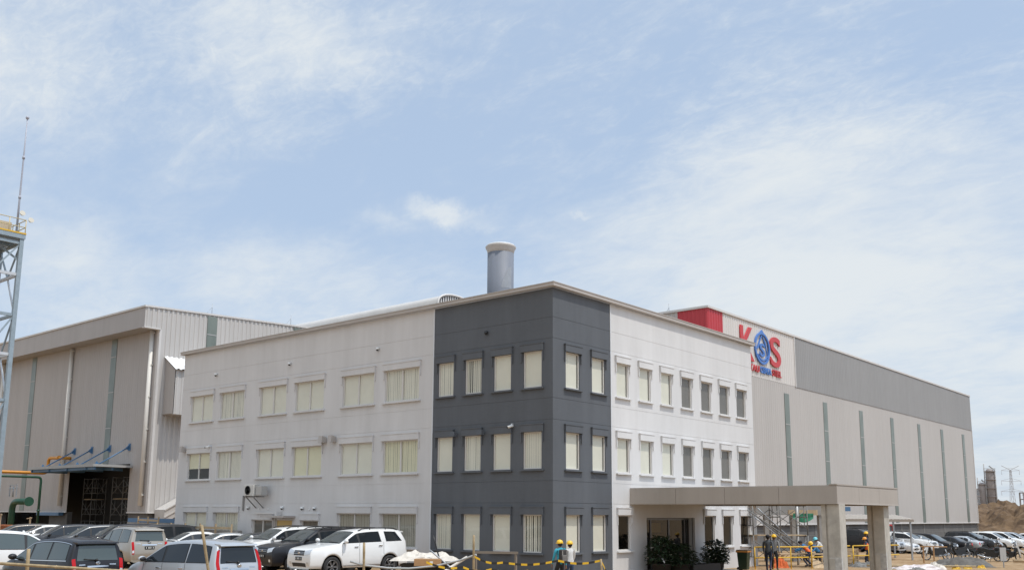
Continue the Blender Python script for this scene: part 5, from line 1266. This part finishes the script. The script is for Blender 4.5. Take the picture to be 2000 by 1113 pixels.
for lb, a, b, r, m in (('dark pipe sticking steeply out of the rubbish pile',(-2.55,-3.5,.3),(-2.95,-3.7,1.75),.03,BLACK), ('dark bar lying across the rubbish pile',(-1.95,-3.1,.2),(-3.0,-3.8,1.2),.035,GREYM), ('pale plank at the right end of the rubbish pile',(-2.3,-3.9,.35),(-1.9,-2.9,.95),.06,SHEET)): pole(lb, a, b, r, m, 'bar', 'bars in the rubbish pile', 'bar')
mb = MB(); mb.beam((0,0,1.05), (1.5,.9,1.05), .09); 
for t in (0.05,.95): mb.beam((1.5*t,.9*t,-.1), (1.5*t,.9*t,1.0), .08)
tag(part('barrier', mb, mat('brown_grey_timber', (0.20,0.165,0.13), .8), None, (-2.2,-2.2,gz(0,-2))), 'brown timber barrier in front of the charcoal wall', 'barrier')

# ---------------------------------------------------------------- entrance: bin and plants
bn = thing('wheelie_bin', 'dark green wheelie bin with an orange rim on the white wall side', 'bin', (1.6,12.95,gz(1.6,12.95)), R(10))
mb = MB(); a = [(-.22,-.24),(.22,-.24),(.22,.24),(-.22,.24)]; i = len(mb.v)
for z, k in ((.06,.88),(.86,1.12)): mb.v += [(x*k,y*k,z) for x,y in a]
for f in ((3,2,1,0),(4,5,6,7),(0,1,5,4),(1,2,6,5),(2,3,7,6),(3,0,4,7)): mb.face([i+j for j in f])
part('tub', mb, mat('dark_green_plastic', (0.018,0.045,0.022), .45), bn)
mb = MB(); mb.bbox((-.30,-.31,.86), (.30,.31,.93), .02); part('rim', mb, mat('orange_brown_rim', (0.45,0.19,0.04), .5), bn)
mb = MB(); mb.bbox((-.29,-.30,.93), (.29,.30,.99), .025); part('lid', mb, mat('brown_lid', (0.10,0.07,0.04), .5), bn)
for s in (-.2,.2):
    mb = MB(); mb.lathe([(.001,-.03),(.09,-.03),(.09,.03),(.001,.03)], 14, 0, Matrix.Translation((-.2,s,.09)) @ Matrix.Rotation(PI/2,4,'X')); part('wheel', mb, BLACK, bn)
LEAF = mat('dark_green_leaves', (0.028,0.050,0.022), 0.5, var=0.4, vscale=9); POT = mat('dark_pot', (0.05,0.04,0.035), .6)
def plant(label, x, y, h, w, seed, flowers=False, group='pot plants at the entrance', n=520):
    o = thing('potted_plant', label, 'plant', (x,y,max(gz(x,y),0.04)), 0, group); rg = random.Random(seed)
    mb = MB(); mb.lathe([(w*.22,0),(w*.32,.02),(w*.40,.36),(w*.43,.38),(w*.40,.40),(w*.36,.37)], 18); part('pot', mb, POT, o)
    mb = MB()
    for k in range(7):
        a = rg.uniform(0,2*PI); mb.tube([(0,0,.3), (w*.2*math.cos(a),w*.2*math.sin(a),h*.55), (w*.38*math.cos(a),w*.38*math.sin(a),h*.85)], [.015,.011,.006], 5)
    part('stems', mb, POT, o)
    mb = MB()
    for k in range(n):
        a = rg.uniform(0,2*PI); t = rg.random(); rr = w*.5*math.sqrt(rg.random())*(.55+.65*math.sin(PI*min(1,.25+t*.75))); c = Vector((rr*math.cos(a), rr*math.sin(a), .35+(h-.35)*t))
        d = Vector((math.cos(a)+rg.uniform(-.6,.6), math.sin(a)+rg.uniform(-.6,.6), rg.uniform(-.5,.8))).normalized(); L = rg.uniform(.12,.26); sd = d.cross(Vector((0,0,1))).normalized()*L*.24; dr = Vector((0,0,-L*.25))
        mb.quad(c, c+d*L*.5+sd, c+d*L+dr, c+d*L*.5-sd, 1 if flowers and rg.random() < .05 else 0)
    part('leaves', mb, [LEAF, WHITE_P], o, fix=False)
plant('tall bushy pot plant left of the entrance door', 0.95,6.5,1.55,1.1,1,True,n=950); plant('lower wide pot plant in front of the left entrance glass', 1.35,7.35,1.25,1.2,2,n=750)
plant('bushy pot plant with pale flowers right of the entrance door', 0.95,11.35,1.35,1.05,3,True,n=760); plant('small pot plant beside the flowering one right of the door', 1.25,10.75,0.95,.8,4)
hg = thing('planter', 'long dark planter box of low foliage across the entrance step', 'planter', (1.45,9.1,0.04)); mb = MB(); mb.bbox((-.3,-1.25,0), (.3,1.25,.38), .02); part('box', mb, POT, hg)
mb = MB(); rg = random.Random(8)
for k in range(420):
    c = Vector((rg.uniform(-.38,.38), rg.uniform(-1.3,1.3), .36+abs(rg.gauss(0,.16)))); a = rg.uniform(0,2*PI); d = Vector((math.cos(a),math.sin(a),rg.uniform(-.2,.9))).normalized(); L = rg.uniform(.08,.18); sd = d.cross(Vector((0,0,1))).normalized()*L*.22; mb.quad(c, c+d*L*.5+sd, c+d*L, c+d*L*.5-sd)
part('leaves', mb, LEAF, hg, fix=False)
rk = thing('wire_rack', 'small wire rack standing against the white wall right of the entrance plants', 'rack', (0.6,12.35,gz(0,12.3))); mb = MB()
for y in (-.22,.22):
    for x in (-.12,.12): mb.tube([(x,y,0),(x,y,.95)], .012, 5)
for z in (.15,.4,.65,.9):
    for x in (-.12,.12): mb.tube([(x,-.22,z),(x,.22,z)], .010, 5)
    for y in (-.22,0,.22): mb.tube([(-.12,y,z),(.12,y,z)], .008, 5)
part('wire_frame', mb, BLACK, rk)

# ---------------------------------------------------------------- work area between the office and the warehouse
def railing(label, pts, h=1.08, n=3):
    x, y = pts[0]; o = thing('safety_railing', label, 'railing', (x,y,0), 0, 'yellow safety railings'); P = [Vector((a-x,b-y,gz(a,b))) for a,b in pts]
    for z in (h, h*.52):
        mb = MB(); mb.tube([p+Vector((0,0,z)) for p in P], .032, 8); part('rail', mb, YEL, o)
    for a, b in zip(P, P[1:]):
        for k in range(n): p = a.lerp(b,k/n); mb = MB(); mb.tube([p, p+Vector((0,0,h))], .032, 8); mb.box((p.x-.09,p.y-.09,p.z), (p.x+.09,p.y+.09,p.z+.015)); part('post', mb, YEL, o)
railing('yellow tube railing behind the slate uniformed walker', [(1.5,14.35),(3.1,17.05)]); railing('yellow tube railing passing behind the nearer canopy column', [(3.2,17.2),(3.95,20.4)]); railing('yellow tube railing between the two canopy columns', [(4.0,20.7),(5.2,24.2)])
fr = thing('concrete_frame', 'unfinished grey concrete frame of columns and a beam beside the office end', 'structure', (-1.4,23.3,-.1), R(41))
mb = MB(); mb.box((-2.2,-.25,2.72), (3.6,.25,3.3)); part('beam', mb, CONC, fr)
for x in (-2.0,-.6,1.0,2.6): mb = MB(); mb.box((x-.2,-.2,-.4), (x+.2,.2,2.719)); part('column', mb, CONC, fr)
pole('tall white painted pole standing among the crouching workers', (0.98,20.6,-.1), (1.2,20.25,3.2), .07, WHITE_P)
st = scaffold('steel scaffold with slanting poles at the end of the white office front', 0.35,16.6,55,2,2,1.1,1.6,1.6, 'scaffolds')
for k in range(3): mb = MB(); mb.tube([(-.4+.25*k,-.2+.3*k,2.9), (2.9+.1*k,-.1+.3*k,.9-.3*k)], .028, 6); part('slanting_pole', mb, SCAFF, st)
pole('slanting steel tube resting on the scaffold beside the white wall', (0.6,16.7,2.95), (1.6,18.6,1.3), .03, GREYM, 'tube', 'slanting tubes'); pole('lower slanting steel tube resting on the scaffold beside the white wall', (0.5,16.5,2.5), (1.8,18.7,0.7), .03, GREYM, 'tube', 'slanting tubes')
sh = thing('parking_shelter', 'open parking shelter with a corrugated sheet roof on thin posts behind the columns', 'shelter', (1.1,30.9,-.05), R(40))
part('roof_sheet', ribbed(lambda u,o,z: (u, z, 2.55+.10*(z)+o), -2.6, 2.4, -1.3, 1.5, .22, .05), mat('shelter_roof', (0.52,0.47,0.41), .5, var=.12, vscale=2), sh)
mb = MB(); mb.beam((-2.6,-1.3,2.38), (2.4,-1.3,2.38), .08,.14); mb.beam((-2.6,1.5,2.63), (2.4,1.5,2.63), .08,.14)
for x in (-2.4,-.8,.8,2.2): mb.beam((x,-1.3,2.36), (x,1.5,2.60), .06,.1)
part('roof_frame', mb, mat('shelter_steel', (0.28,0.24,0.20), .6), sh)
for x in (-2.4,2.2):
    for y in (-1.25,1.45): mb = MB(); mb.beam((x,y,-.3), (x,y,2.36), .09); part('post', mb, GREYM, sh)
mb = MB(); mb.box((0,0,0), (3.45,.06,.26)); tag(part('blue_fascia', mb, BLUE, None, (-1.5,25.9,2.88), R(40)), 'blue painted steel beam under the canopy behind the columns', 'beam')
mb = MB(); mb.box((0,0,0), (1.7,.16,.30)); tag(part('tan_beam', mb, TIMB, None, (-.5,22.9,2.62), R(42)), 'tan timber formwork beam below the blue steel beam', 'beam')
def tarp():
    mb = MB(); n = 12; ids = {}
    for i in range(n+1):
        for j in range(5):
            u, v = i/n, j/4; ids[i,j] = mb.vert((u*1.15, .1*mnoise.noise(Vector((u*4,v*2,0)))+.12*v*(1-v), -.50*v*(.55+.8*math.sin(PI*u)*.6)))
    for i in range(n):
        for j in range(4): mb.face((ids[i,j],ids[i+1,j],ids[i+1,j+1],ids[i,j+1]), 0, True)
    return mb
tag(part('tarpaulin', tarp(), mat('green_tarpaulin', (0.03,0.20,0.11), .6, var=.2, vscale=4), None, (.15,22.05,2.72), R(40)), 'green tarpaulin sagging under the tan beam', 'tarpaulin')
bc = thing('work_bench', 'rough timber work bench behind the yellow railing', 'bench', (2.1,18.2,0.0), R(58)); mb = MB(); mb.box((-1.3,-.3,.58), (1.4,.3,.66)); part('top', mb, TIMB, bc)
for x in (-1.1,1.2):
    for y in (-.24,.24): mb = MB(); mb.beam((x,y,-.1), (x,y,.579), .08); part('leg', mb, TIMB, bc)
crumple('orange safety netting heaped beside the work bench', 1.75,16.5,.9,.6,.75,mat('orange_netting',(0.62,0.13,0.03),.7,var=.3,vscale=8),5,50,0,'safety_netting','netting')
cr = thing('timber_crate', 'open tan timber crate behind the nearer canopy column', 'crate', (3.45,21.35,0.12), R(40)); mb = MB()
for z in (.0,.2,.4,.6): mb.box((-.45,-.36,z), (.45,-.33,z+.16)); mb.box((-.45,.33,z), (.45,.36,z+.16)); mb.box((-.46,-.329,z), (-.43,.329,z+.16)); mb.box((.43,-.329,z), (.46,.329,z+.16))
for x in (-.42,.42): mb.box((x-.03,-.40,0), (x+.03,-.361,.78))
part('slats', mb, TIMB, cr); mb = MB(); mb.box((-.44,-.34,-.10), (.44,.34,-.001)); part('base', mb, TIMB, cr)
rb = mat('rubble_grey', (0.19,0.185,0.175), .95, var=.35, vscale=6, bump=.6, bscale=14)
crumple('heap of grey concrete rubble at the foot of the far canopy column', 4.5,20.9,1.5,1.1,.5,rb,7,40,-.05,'rubble_heap','rubble')
crumple('low grey rubble heap right of the far canopy column', 7.2,20.4,1.1,.7,.22,rb,9,40,-.03,'rubble_heap','rubble')
dm = thing('drum', 'yellow drum beside the far canopy column', 'drum', (4.55,22.35,-.08)); mb = MB(); mb.lathe([(.001,0),(.28,0),(.29,.03),(.28,.06),(.28,.27),(.295,.3),(.28,.33),(.28,.56),(.295,.59),(.28,.62),(.28,.85),(.26,.85),(.26,.83),(.001,.83)], 24); part('shell', mb, YEL, dm); mb = MB(); mb.lathe([(.001,.832),(.04,.832),(.04,.85),(.001,.85)], 10, 0, Matrix.Translation((.12,.1,0))); part('bung', mb, GREYM, dm)
mb = MB(); mb.box((0,0,0), (1.0,.02,.62)); tag(part('plywood_sheet', mb, TIMB, None, (3.1,17.5,.02), R(48)), 'pale plywood sheet propped by the railing left of the nearer canopy column', 'plywood')
bpy.data.objects['plywood_sheet'].rotation_euler = (R(-38),R(24),R(48))
# right: sheets, sand heap, bench frame, sign, hydrant pipe
crumple('white and pink plastic sacks and sheeting spread in front of the grey sand heap', 7.25,20.75,2.3,1.0,.34,mat('white_plastic_sheet',(0.60,0.54,0.53),.5,var=.25,vscale=3,bump=.6,bscale=6),11,38,0,group=None)
crumple('tan canvas sheet lying at the right end of the white sacks', 7.9,21.6,.9,.5,.42,SHEET,13,30,0)
crumple('grey sand heap in front of the parked motorcycles', 8.1,25.5,3.0,2.2,.78,mat('grey_sand',(0.135,0.125,0.112),.95,var=.3,vscale=4,bump=.5,bscale=30),15,30,-.05,'sand_heap','sand',fine=.5)
mb = MB(); mb.beam((0,0,1.0), (1.35,.5,1.0), .08,.06)
for t in (.12,.5): mb.beam((1.35*t,.5*t,-.1), (1.35*t,.5*t,.97), .07)
tag(part('timber_trestle', mb, mat('orange_brown_timber',(0.42,0.24,0.11),.8), None, (5.25,27.6,-.1)), 'thin brown timber trestle in front of the black car', 'trestle')
sg = thing('notice_board', 'small pale grey notice board on a post in front of the motorcycle', 'sign', (10.05,25.75,-.12)); mb = MB(); mb.beam((0,0,-.2), (0,0,.75), .05); part('post', mb, GREYM, sg); mb = MB(); mb.bbox((-.16,-.03,.42), (.16,.0,1.12), .008, 0, Matrix.Rotation(R(38),4,'Z')); part('board', mb, mat('pale_grey_board',(0.42,0.41,0.40),.6), sg)
pipe('red hydrant pipe against the dark base of the warehouse', [(-8.75,63.2,1.75),(-8.75,64.4,1.75),(-8.75,64.4,-.9)], .07, mat('hydrant_red',(0.50,0.03,0.03),.4))
for k, (x, y, lb) in enumerate(((8.6,22.4,'yellow stone marker before the sand heap, leftmost of three'),(8.95,23.2,'yellow stone marker before the sand heap, middle of three'),(9.35,24.2,'yellow stone marker at the foot of the sand heap, rightmost of three'))):
    crumple(lb, x,y,.42,.34,.24,YEL,20+k,20,0,'painted_stone','stone','yellow painted stones')
for k in range(9):
    rg = random.Random(50+k)
pole('bamboo pole lying on the ground before the plastic sacks', (5.2,19.3,.12), (9.4,23.0,.1), .05, BAMB, 'pole'); pole('weathered plank lying at the right edge of the yard', (9.2,31.5,.1), (13.5,34.5,.12), .09, TIMB, 'plank', name='plank')

# ---------------------------------------------------------------- motorcycles
SEATM = mat('black_seat', (0.02,0.02,0.02), .6)
def motorcycle():
    o = thing('motorcycle', 'm', 'motorcycle', (0,0,0), 0, 'parked motorcycles')
    def wheel(x):
        mb = MB(); T = Matrix.Translation((x,0,.285)) @ Matrix.Rotation(PI/2,4,'X'); mb.lathe([(.235,-.035),(.27,-.045),(.285,-.015),(.285,.015),(.27,.045),(.235,.035)], 26, 0, T, True, True); w = part('wheel', mb, TYRE, o)
        mb = MB(); mb.lathe([(.236,-.02),(.22,-.02),(.22,.02),(.236,.02)], 26, 0, T, True, True); mb.lathe([(.001,-.06),(.05,-.06),(.05,.06),(.001,.06)], 12, 0, T)
        for k in range(6): a = PI*k/3; mb.beam(T @ Vector((0.04*math.cos(a),.04*math.sin(a),0)), T @ Vector((.222*math.cos(a),.222*math.sin(a),0)), .022)
        part('rim', mb, RIM, w)
    wheel(.62); wheel(-.62)
    mb = MB()
    for s in (-.065,.065): mb.tube([(.62,s,.285),(.47,s,.72),(.40,s*.6,.95)], .022, 8)
    mb.tube([(.40,0,.98),(.36,.0,1.02)], .03, 8); part('fork', mb, GREYM, o)
    mb = MB(); mb.tube([(.30,.36,1.02),(.36,.20,1.06),(.37,0,1.03),(.36,-.20,1.06),(.30,-.36,1.02)], .016, 8); mb.tube([(.26,.37,1.01),(.33,.27,1.04)], .022, 8); mb.tube([(.26,-.37,1.01),(.33,-.27,1.04)], .022, 8); part('handlebar', mb, BLACK, o)
    for s in (1,-1): mb = MB(); mb.tube([(.34,s*.22,1.06),(.30,s*.27,1.22)], .008, 5); mb.ball((.29,s*.28,1.25), (.018,.055,.038), 0, None, 10, 6); part('mirror', mb, BLACK, o)
    mb = MB(); mb.prism([(.33,.98),(.46,1.06),(.53,.98),(.50,.86),(.40,.80)], -.12, .12, 'y'); mb.prism([(.50,.80),(.66,.62),(.92,.50),(.86,.60),(.60,.76)], -.06, .06, 'y'); part('front_cover', mb, SEATM, o); mb = MB(); mb.prism([(.40,.86),(.45,.80),(.34,.42),(.26,.36),(.28,.5)], -.20, .20, 'y'); mb.prism([(.26,.36),(.30,.30),(-.10,.28),(-.16,.38)], -.15, .15, 'y'); mb.prism([(-.12,.46),(.12,.60),(.08,.68),(-.20,.71),(-.78,.81),(-.88,.74),(-.48,.58)], -.115, .115, 'y'); part('fairing', mb, SEATM, o)
    mb = MB(); mb.prism([(-.48,.36),(.22,.32),(.36,.60),(-.30,.60)], -.13, .13, 'y'); part('side_cover', mb, BLACK, o)
    mb = MB(); mb.prism([(-.60,.66),(-.92,.66),(-1.02,.46),(-.95,.40),(-.86,.54),(-.62,.60)], -.07, .07, 'y'); part('rear_mudguard', mb, SEATM, o)
    mb = MB(); mb.prism([(.36,.98),(.47,.80),(.58,.44),(.66,.42),(.56,.84),(.47,1.02)], -.085, .085, 'y'); part('fork_cover', mb, SEATM, o)
    mb = MB(); mb.ball((.515,0,.95), (.03,.085,.06), 0, None, 12, 8); part('headlight', mb, LAMP_W, o)
    mb = MB(); mb.ball((-.85,0,.73), (.03,.08,.035), 0, None, 10, 6); part('taillight', mb, LAMP_R, o)
    mb = MB(); mb.prism([(.12,.66),(.06,.74),(-.25,.76),(-.45,.82),(-.78,.84),(-.80,.79),(-.40,.73),(-.15,.68)], -.12, .12, 'y'); part('seat', mb, SEATM, o)
    mb = MB(); mb.bbox((-.28,-.12,.22), (.16,.12,.44), .04); part('engine', mb, GREYM, o)
    mb = MB(); mb.tube([(.10,-.10,.26),(-.2,-.15,.24),(-.45,-.17,.30),(-.86,-.17,.42)], [.02,.022,.045,.05], 10); part('exhaust', mb, CHROME, o)
    mb = MB(); mb.tube([(-.62,.09,.285),(-.1,.09,.34)], .025, 8); mb.tube([(-.62,.11,.30),(-.5,.12,.66)], .03, 8); mb.tube([(-.05,.1,.25),(-.12,.32,.0)], .014, 6); part('swing_arm', mb, GREYM, o)
    return o
m0 = motorcycle()
spots = [(4.75,32.3,215,'black motorcycle with white panels, leftmost of the parked motorcycles','white'), (5.5,34.4,222,'black motorcycle second from the left behind the white panelled one','black'), (6.15,35.4,218,'grey motorcycle in the middle of the parked row','grey'), (6.85,36.6,225,'black motorcycle at the right end of the left cluster','black'), (7.75,33.0,20,'motorcycle with red rear beside the notice board','red'), (8.35,34.2,30,'white fronted motorcycle just behind the notice board','white')]
FC = {'white': PAINTS['white'], 'black': SEATM, 'grey': PAINTS['dark'], 'red': mat('dark_red_fairing',(0.05,0.012,0.012),.3,coat=1.0)}
for k, (x, y, dg_, lb, c) in enumerate(spots):
    o = m0 if k == 0 else copy_tree(m0)
    o.location = (x,y,gz(x,y)-.02); o.rotation_euler = (R(7 if k % 2 else 5),0,R(dg_)); o['label'] = lb
    for ch in o.children:
        if ch.name.startswith(('front_cover', 'fork_cover')): ch.data = ch.data.copy(); ch.data.materials[0] = FC[c]

# ---------------------------------------------------------------- far right: spoil heap, plant, pylon
def heap():
    mb = MB(); n = 150; ids = {}
    for i in range(n+1):
        for j in range(100):
            x = -22+58*i/n; y = 97+38*j/99; u = (x+22)/58; v = j/99
            e = ssm(0,.13,u)*ssm(1,.75,u)*ssm(0,.28,v)*ssm(1,.7,v)
            q = .5*mnoise.noise(Vector((x*.16,y*.16,3)))+.30*mnoise.noise(Vector((x*.42,y*.42,7)))+.24*mnoise.noise(Vector((x*1.1,y*1.1,1)))+.20*mnoise.noise(Vector((x*2.6,y*2.6,5)))
            ids[i,j] = mb.vert((x, y, -.8+e*(4.4+3.2*q)+.22*e*abs(mnoise.noise(Vector((x*3.9,y*3.9,2))))))
    for i in range(n):
        for j in range(99): mb.face((ids[i,j],ids[i+1,j],ids[i+1,j+1],ids[i,j+1]), 0, False)
    return mb
tag(part('dirt_heap', heap(), mat('brown_spoil', (0.165,0.105,0.056), .95, var=.4, vscale=.9, bump=.9, bscale=3.0, col2=(0.07,0.042,0.024)), None), 'big heap of brown excavated earth beyond the far end of the warehouse', 'earth heap')
REF = mat('refinery_steel', (0.28,0.245,0.23), .6, var=.2, vscale=.4); REFL = mat('refinery_pale', (0.36,0.35,0.34), .6)
def column_tower(label, x, y, r, h, group='far plant towers', plats=4):
    o = thing('distillation_column', label, 'tower', (x,y,0), 0, group); mb = MB(); mb.lathe([(r,0),(r,h-r*.7),(r*.85,h-r*.3),(r*.4,h),(.001,h)], 20); part('vessel', mb, REF, o)
    for k in range(plats):
        z = h*(.35+.6*k/max(1,plats-1)); mb = MB(); mb.lathe([(r*1.02,z),(r*1.38,z),(r*1.38,z+.15),(r*1.02,z+.15)], 16, 0, None, False, True); mb.lathe([(r*1.33,z+.95),(r*1.38,z+.95),(r*1.38,z+1.0),(r*1.33,z+1.0)], 16, 0, None, False, True)
        for q in range(8): a = 2*PI*q/8; mb.beam((r*1.35*math.cos(a),r*1.35*math.sin(a),z), (r*1.35*math.cos(a),r*1.35*math.sin(a),z+1), .05)
        part('platform', mb, REF, o)
    mb = MB(); mb.tube([(r*1.2,0,h*.1),(r*1.2,0,h*.98),(0,0,h+.9)], .25, 6); mb.tube([(-r*1.3,.2,h*.2),(-r*1.3,.2,h+1.6)], .18, 6); part('riser_pipe', mb, REFL, o)
column_tower('tallest plant column on the horizon right of the warehouse', -57.0,298.0,1.25,17.6,plats=5); column_tower('shorter plant column left of the tallest one', -59.3,297.0,.95,13.3,plats=2)
def pipe_rack(label, x, y, w, h):
    o = thing('pipe_rack', label, 'pipe rack', (x,y,0), R(40), 'far plant towers'); mb = MB()
    for a in (-w/2,w/2):
        for b in (-1.2,1.2): mb.beam((a,b,0),(a,b,h),.35)
    for k in range(1,6):
        z = h*k/5
        for b in (-1.2,1.2): mb.beam((-w/2,b,z),(w/2,b,z),.3)
        for a in (-w/2,w/2): mb.beam((a,-1.2,z),(a,1.2,z),.3); 
        mb.beam((-w/2,-1.2,z-h/5),(w/2,-1.2,z),.15)
    part('steel_frame', mb, REF, o); mb = MB()
    for k in range(5): mb.tube([(-w/2-2,-.8+.4*k,h*.25+k*.6),(w/2+2,-.8+.4*k,h*.25+k*.6)], .22, 6)
    part('pipes', mb, REFL, o)
pipe_rack('steel pipe rack at the edge of the warehouse below the plant columns', -61.3,296.5,2.2,11.3); pipe_rack('steel frame at the right edge of the picture on the horizon', -49.0,306,2.4,10.2); pipe_rack('low pipe rack at the foot of the tallest plant column', -58.2,292.0,4.5,6.0)
for lb, x, y, w, h in (('low pale shed with a blue roof right of the plant columns',-51.0,282,7.5,5.9), ('low grey shed behind the earth heap left of the pylon',-54.5,276,5.0,4.6)):
    o = thing('shed', lb, 'shed', (x,y,0), R(40), 'far sheds'); mb = MB(); mb.box((-w/2,-2,0),(w/2,2,h)); part('wall', mb, REFL, o); mb = MB(); mb.prism([(-w/2-.3,h+.002),(w/2+.3,h+.002),(w/2+.3,h+.35),(0,h+.8),(-w/2-.3,h+.35)], -2.3,2.3,'y'); part('roof', mb, mat('far_blue_roof',(0.22,0.32,0.36),.6), o)
py = thing('pylon', 'thin lattice electricity pylon with three cross arms on the horizon', 'pylon', (-97.0,501,0), R(40)); PYM = mat('pylon_steel', (0.33,0.31,0.31), .6)
mb = MB(); hh = 27.2
def pw(z): return 1.15*(1-z/hh)**1.2+.26
lvs = [0,4,7.5,10.6,13.4,16,18.4,20.6,22.6,24.4,26]
for a, b in zip(lvs, lvs[1:]):
    for sx in (-1,1):
        for sy in (-1,1): mb.beam((sx*pw(a)/1,sy*pw(a),a),(sx*pw(b),sy*pw(b),b),.12)
        mb.beam((sx*pw(a),-pw(a),a),(sx*pw(b),pw(b),b),.06); mb.beam((-sx*pw(a),sx*pw(a),a),(sx*pw(b),sx*pw(b),b),.06)
part('lattice', mb, PYM, py)
for z, w in ((25.6,4.6),(20.4,5.0),(15.2,5.4)):
    mb = MB()
    for s in (1,-1): mb.beam((0,0,z),(s*w,0,z+.2),.14); mb.beam((0,0,z+1.5),(s*w,0,z+.25),.10); mb.tube([(s*w,0,z+.1),(s*w*.96,0,z-1.9)], .07, 6)
    part('cross_arm', mb, PYM, py)
mb = MB()
for s in (1,-1): mb.beam((0,0,26),(s*4.4,0,28.2),.18)
part('earth_wire_arm', mb, PYM, py)
# ---------------------------------------------------------------- the rest of the cars
GL = mat('grey_green_car_glass', (0.06,0.08,0.08), 0.06, spec=0.6, coat=0.2)
make_car('hatch','dark','dark hatchback tucked beside the second white sport utility vehicle','car',-15.0,-3.6,258,0.12,G1,detail=False)
make_car('sedan','silver','silver saloon left of the dark hatchback','car',-18.0,-3.4,258,0.12,G1,detail=False)
make_car('sedan','white','white saloon half hidden behind the champagne people carrier','car',-21.0,-3.2,258,0.12,G1,detail=False)
make_car('bigmpv','dark','long dark people carrier behind the champagne one','car',-24.3,-3.4,262,0.16,G1,detail=False)
make_car('bigmpv','black','black people carrier right of the pale windscreen row','car',-27.2,-3.6,258,0.16,G1,detail=False)
make_car('mpv','grey','grey people carrier in the middle of the windscreen row','car',-29.9,-3.9,258,0.16,G1,detail=False,clear=GL)
make_car('mpv','dark','dark people carrier left of the grey one in the windscreen row','car',-32.5,-4.2,258,0.16,G1,detail=False)
make_car('sedan','white','white saloon with curved roof near the left end of the windscreen row','car',-35.0,-4.4,258,0.30,G1,detail=False)
make_car('mpv','brown','brown grey car at the far left end of the windscreen row','car',-37.8,-4.6,258,0.12,G1,detail=False)
G2 = 'cars seen from behind at the left'
make_car('mpv','silver','silver people carrier with tall red tail lamps, largest and nearest car','car',-1.25,-15.0,184,0.16,G2,glass=CGLASS,handle=CHROME)
make_car('mpvlow','black','black people carrier seen from behind with a dark spoiler and chrome strip','car',-4.95,-17.0,182,0.16,G2,glass=GL,handle=CHROME)
make_car('bigmpv','beige','champagne people carrier seen from behind','car',-18.1,-7.9,173,0.16,G2,glass=GL)
make_car('bigmpv','white','white estate car cut by the left edge','car',-13.9,-14.75,88,0.12,G2,glass=GL)
make_car('mpv','silver','pale car behind the white estate at the left edge','car',-33.5,-10.0,100,0.16,G2,glass=GL,detail=False)
G3 = 'cars parked along the warehouse'
row = [(44.5,'suv','dark',0),(47.3,'bigmpv','silver',0),(50.2,'sedan','white',0),(53.2,'suv','white',0),(56.2,'mpv','black',0),(59.2,'bigmpv','black',0),(62.6,'sedan','black',180),(66.0,'sedan','silver',180),(69.2,'suv','dark',0),(72.6,'hatch','silver',0),(76.0,'bigmpv','white',0),(79.6,'bigmpv','white',0),(83.2,'mpv','silver',0),(87.0,'hatch','white',180),(91.0,'suv','blue',180),(95.5,'bigmpv','white',180)]
LB = ['dark car just right of the nearer canopy column, first along the warehouse','silver people carrier second along the warehouse','white saloon third along the warehouse','white sport utility vehicle facing out beside the black cars','black car directly right of the white sport utility vehicle','black people carrier behind the timber trestle','dark saloon with red tail lamps behind the motorcycles','silver saloon with red tail lamps behind the motorcycles','dark sport utility vehicle facing out right of the saloons','small silver hatchback right of the dark sport utility vehicle','white van like people carrier with the higher roof','white people carrier in front of the earth heap','silver car in front of the earth heap','white hatchback seen from behind near the right edge','dark blue vehicle at the right edge','white vehicle furthest away at the right edge']
for (y, kd, c, a), lb in zip(row, LB):
    make_car(kd, c, lb, 'car', -4.6+.05*(y-44)+(.3 if kd == 'suv' else 0), y, a-4, gz(-4,y), G3, detail=False)
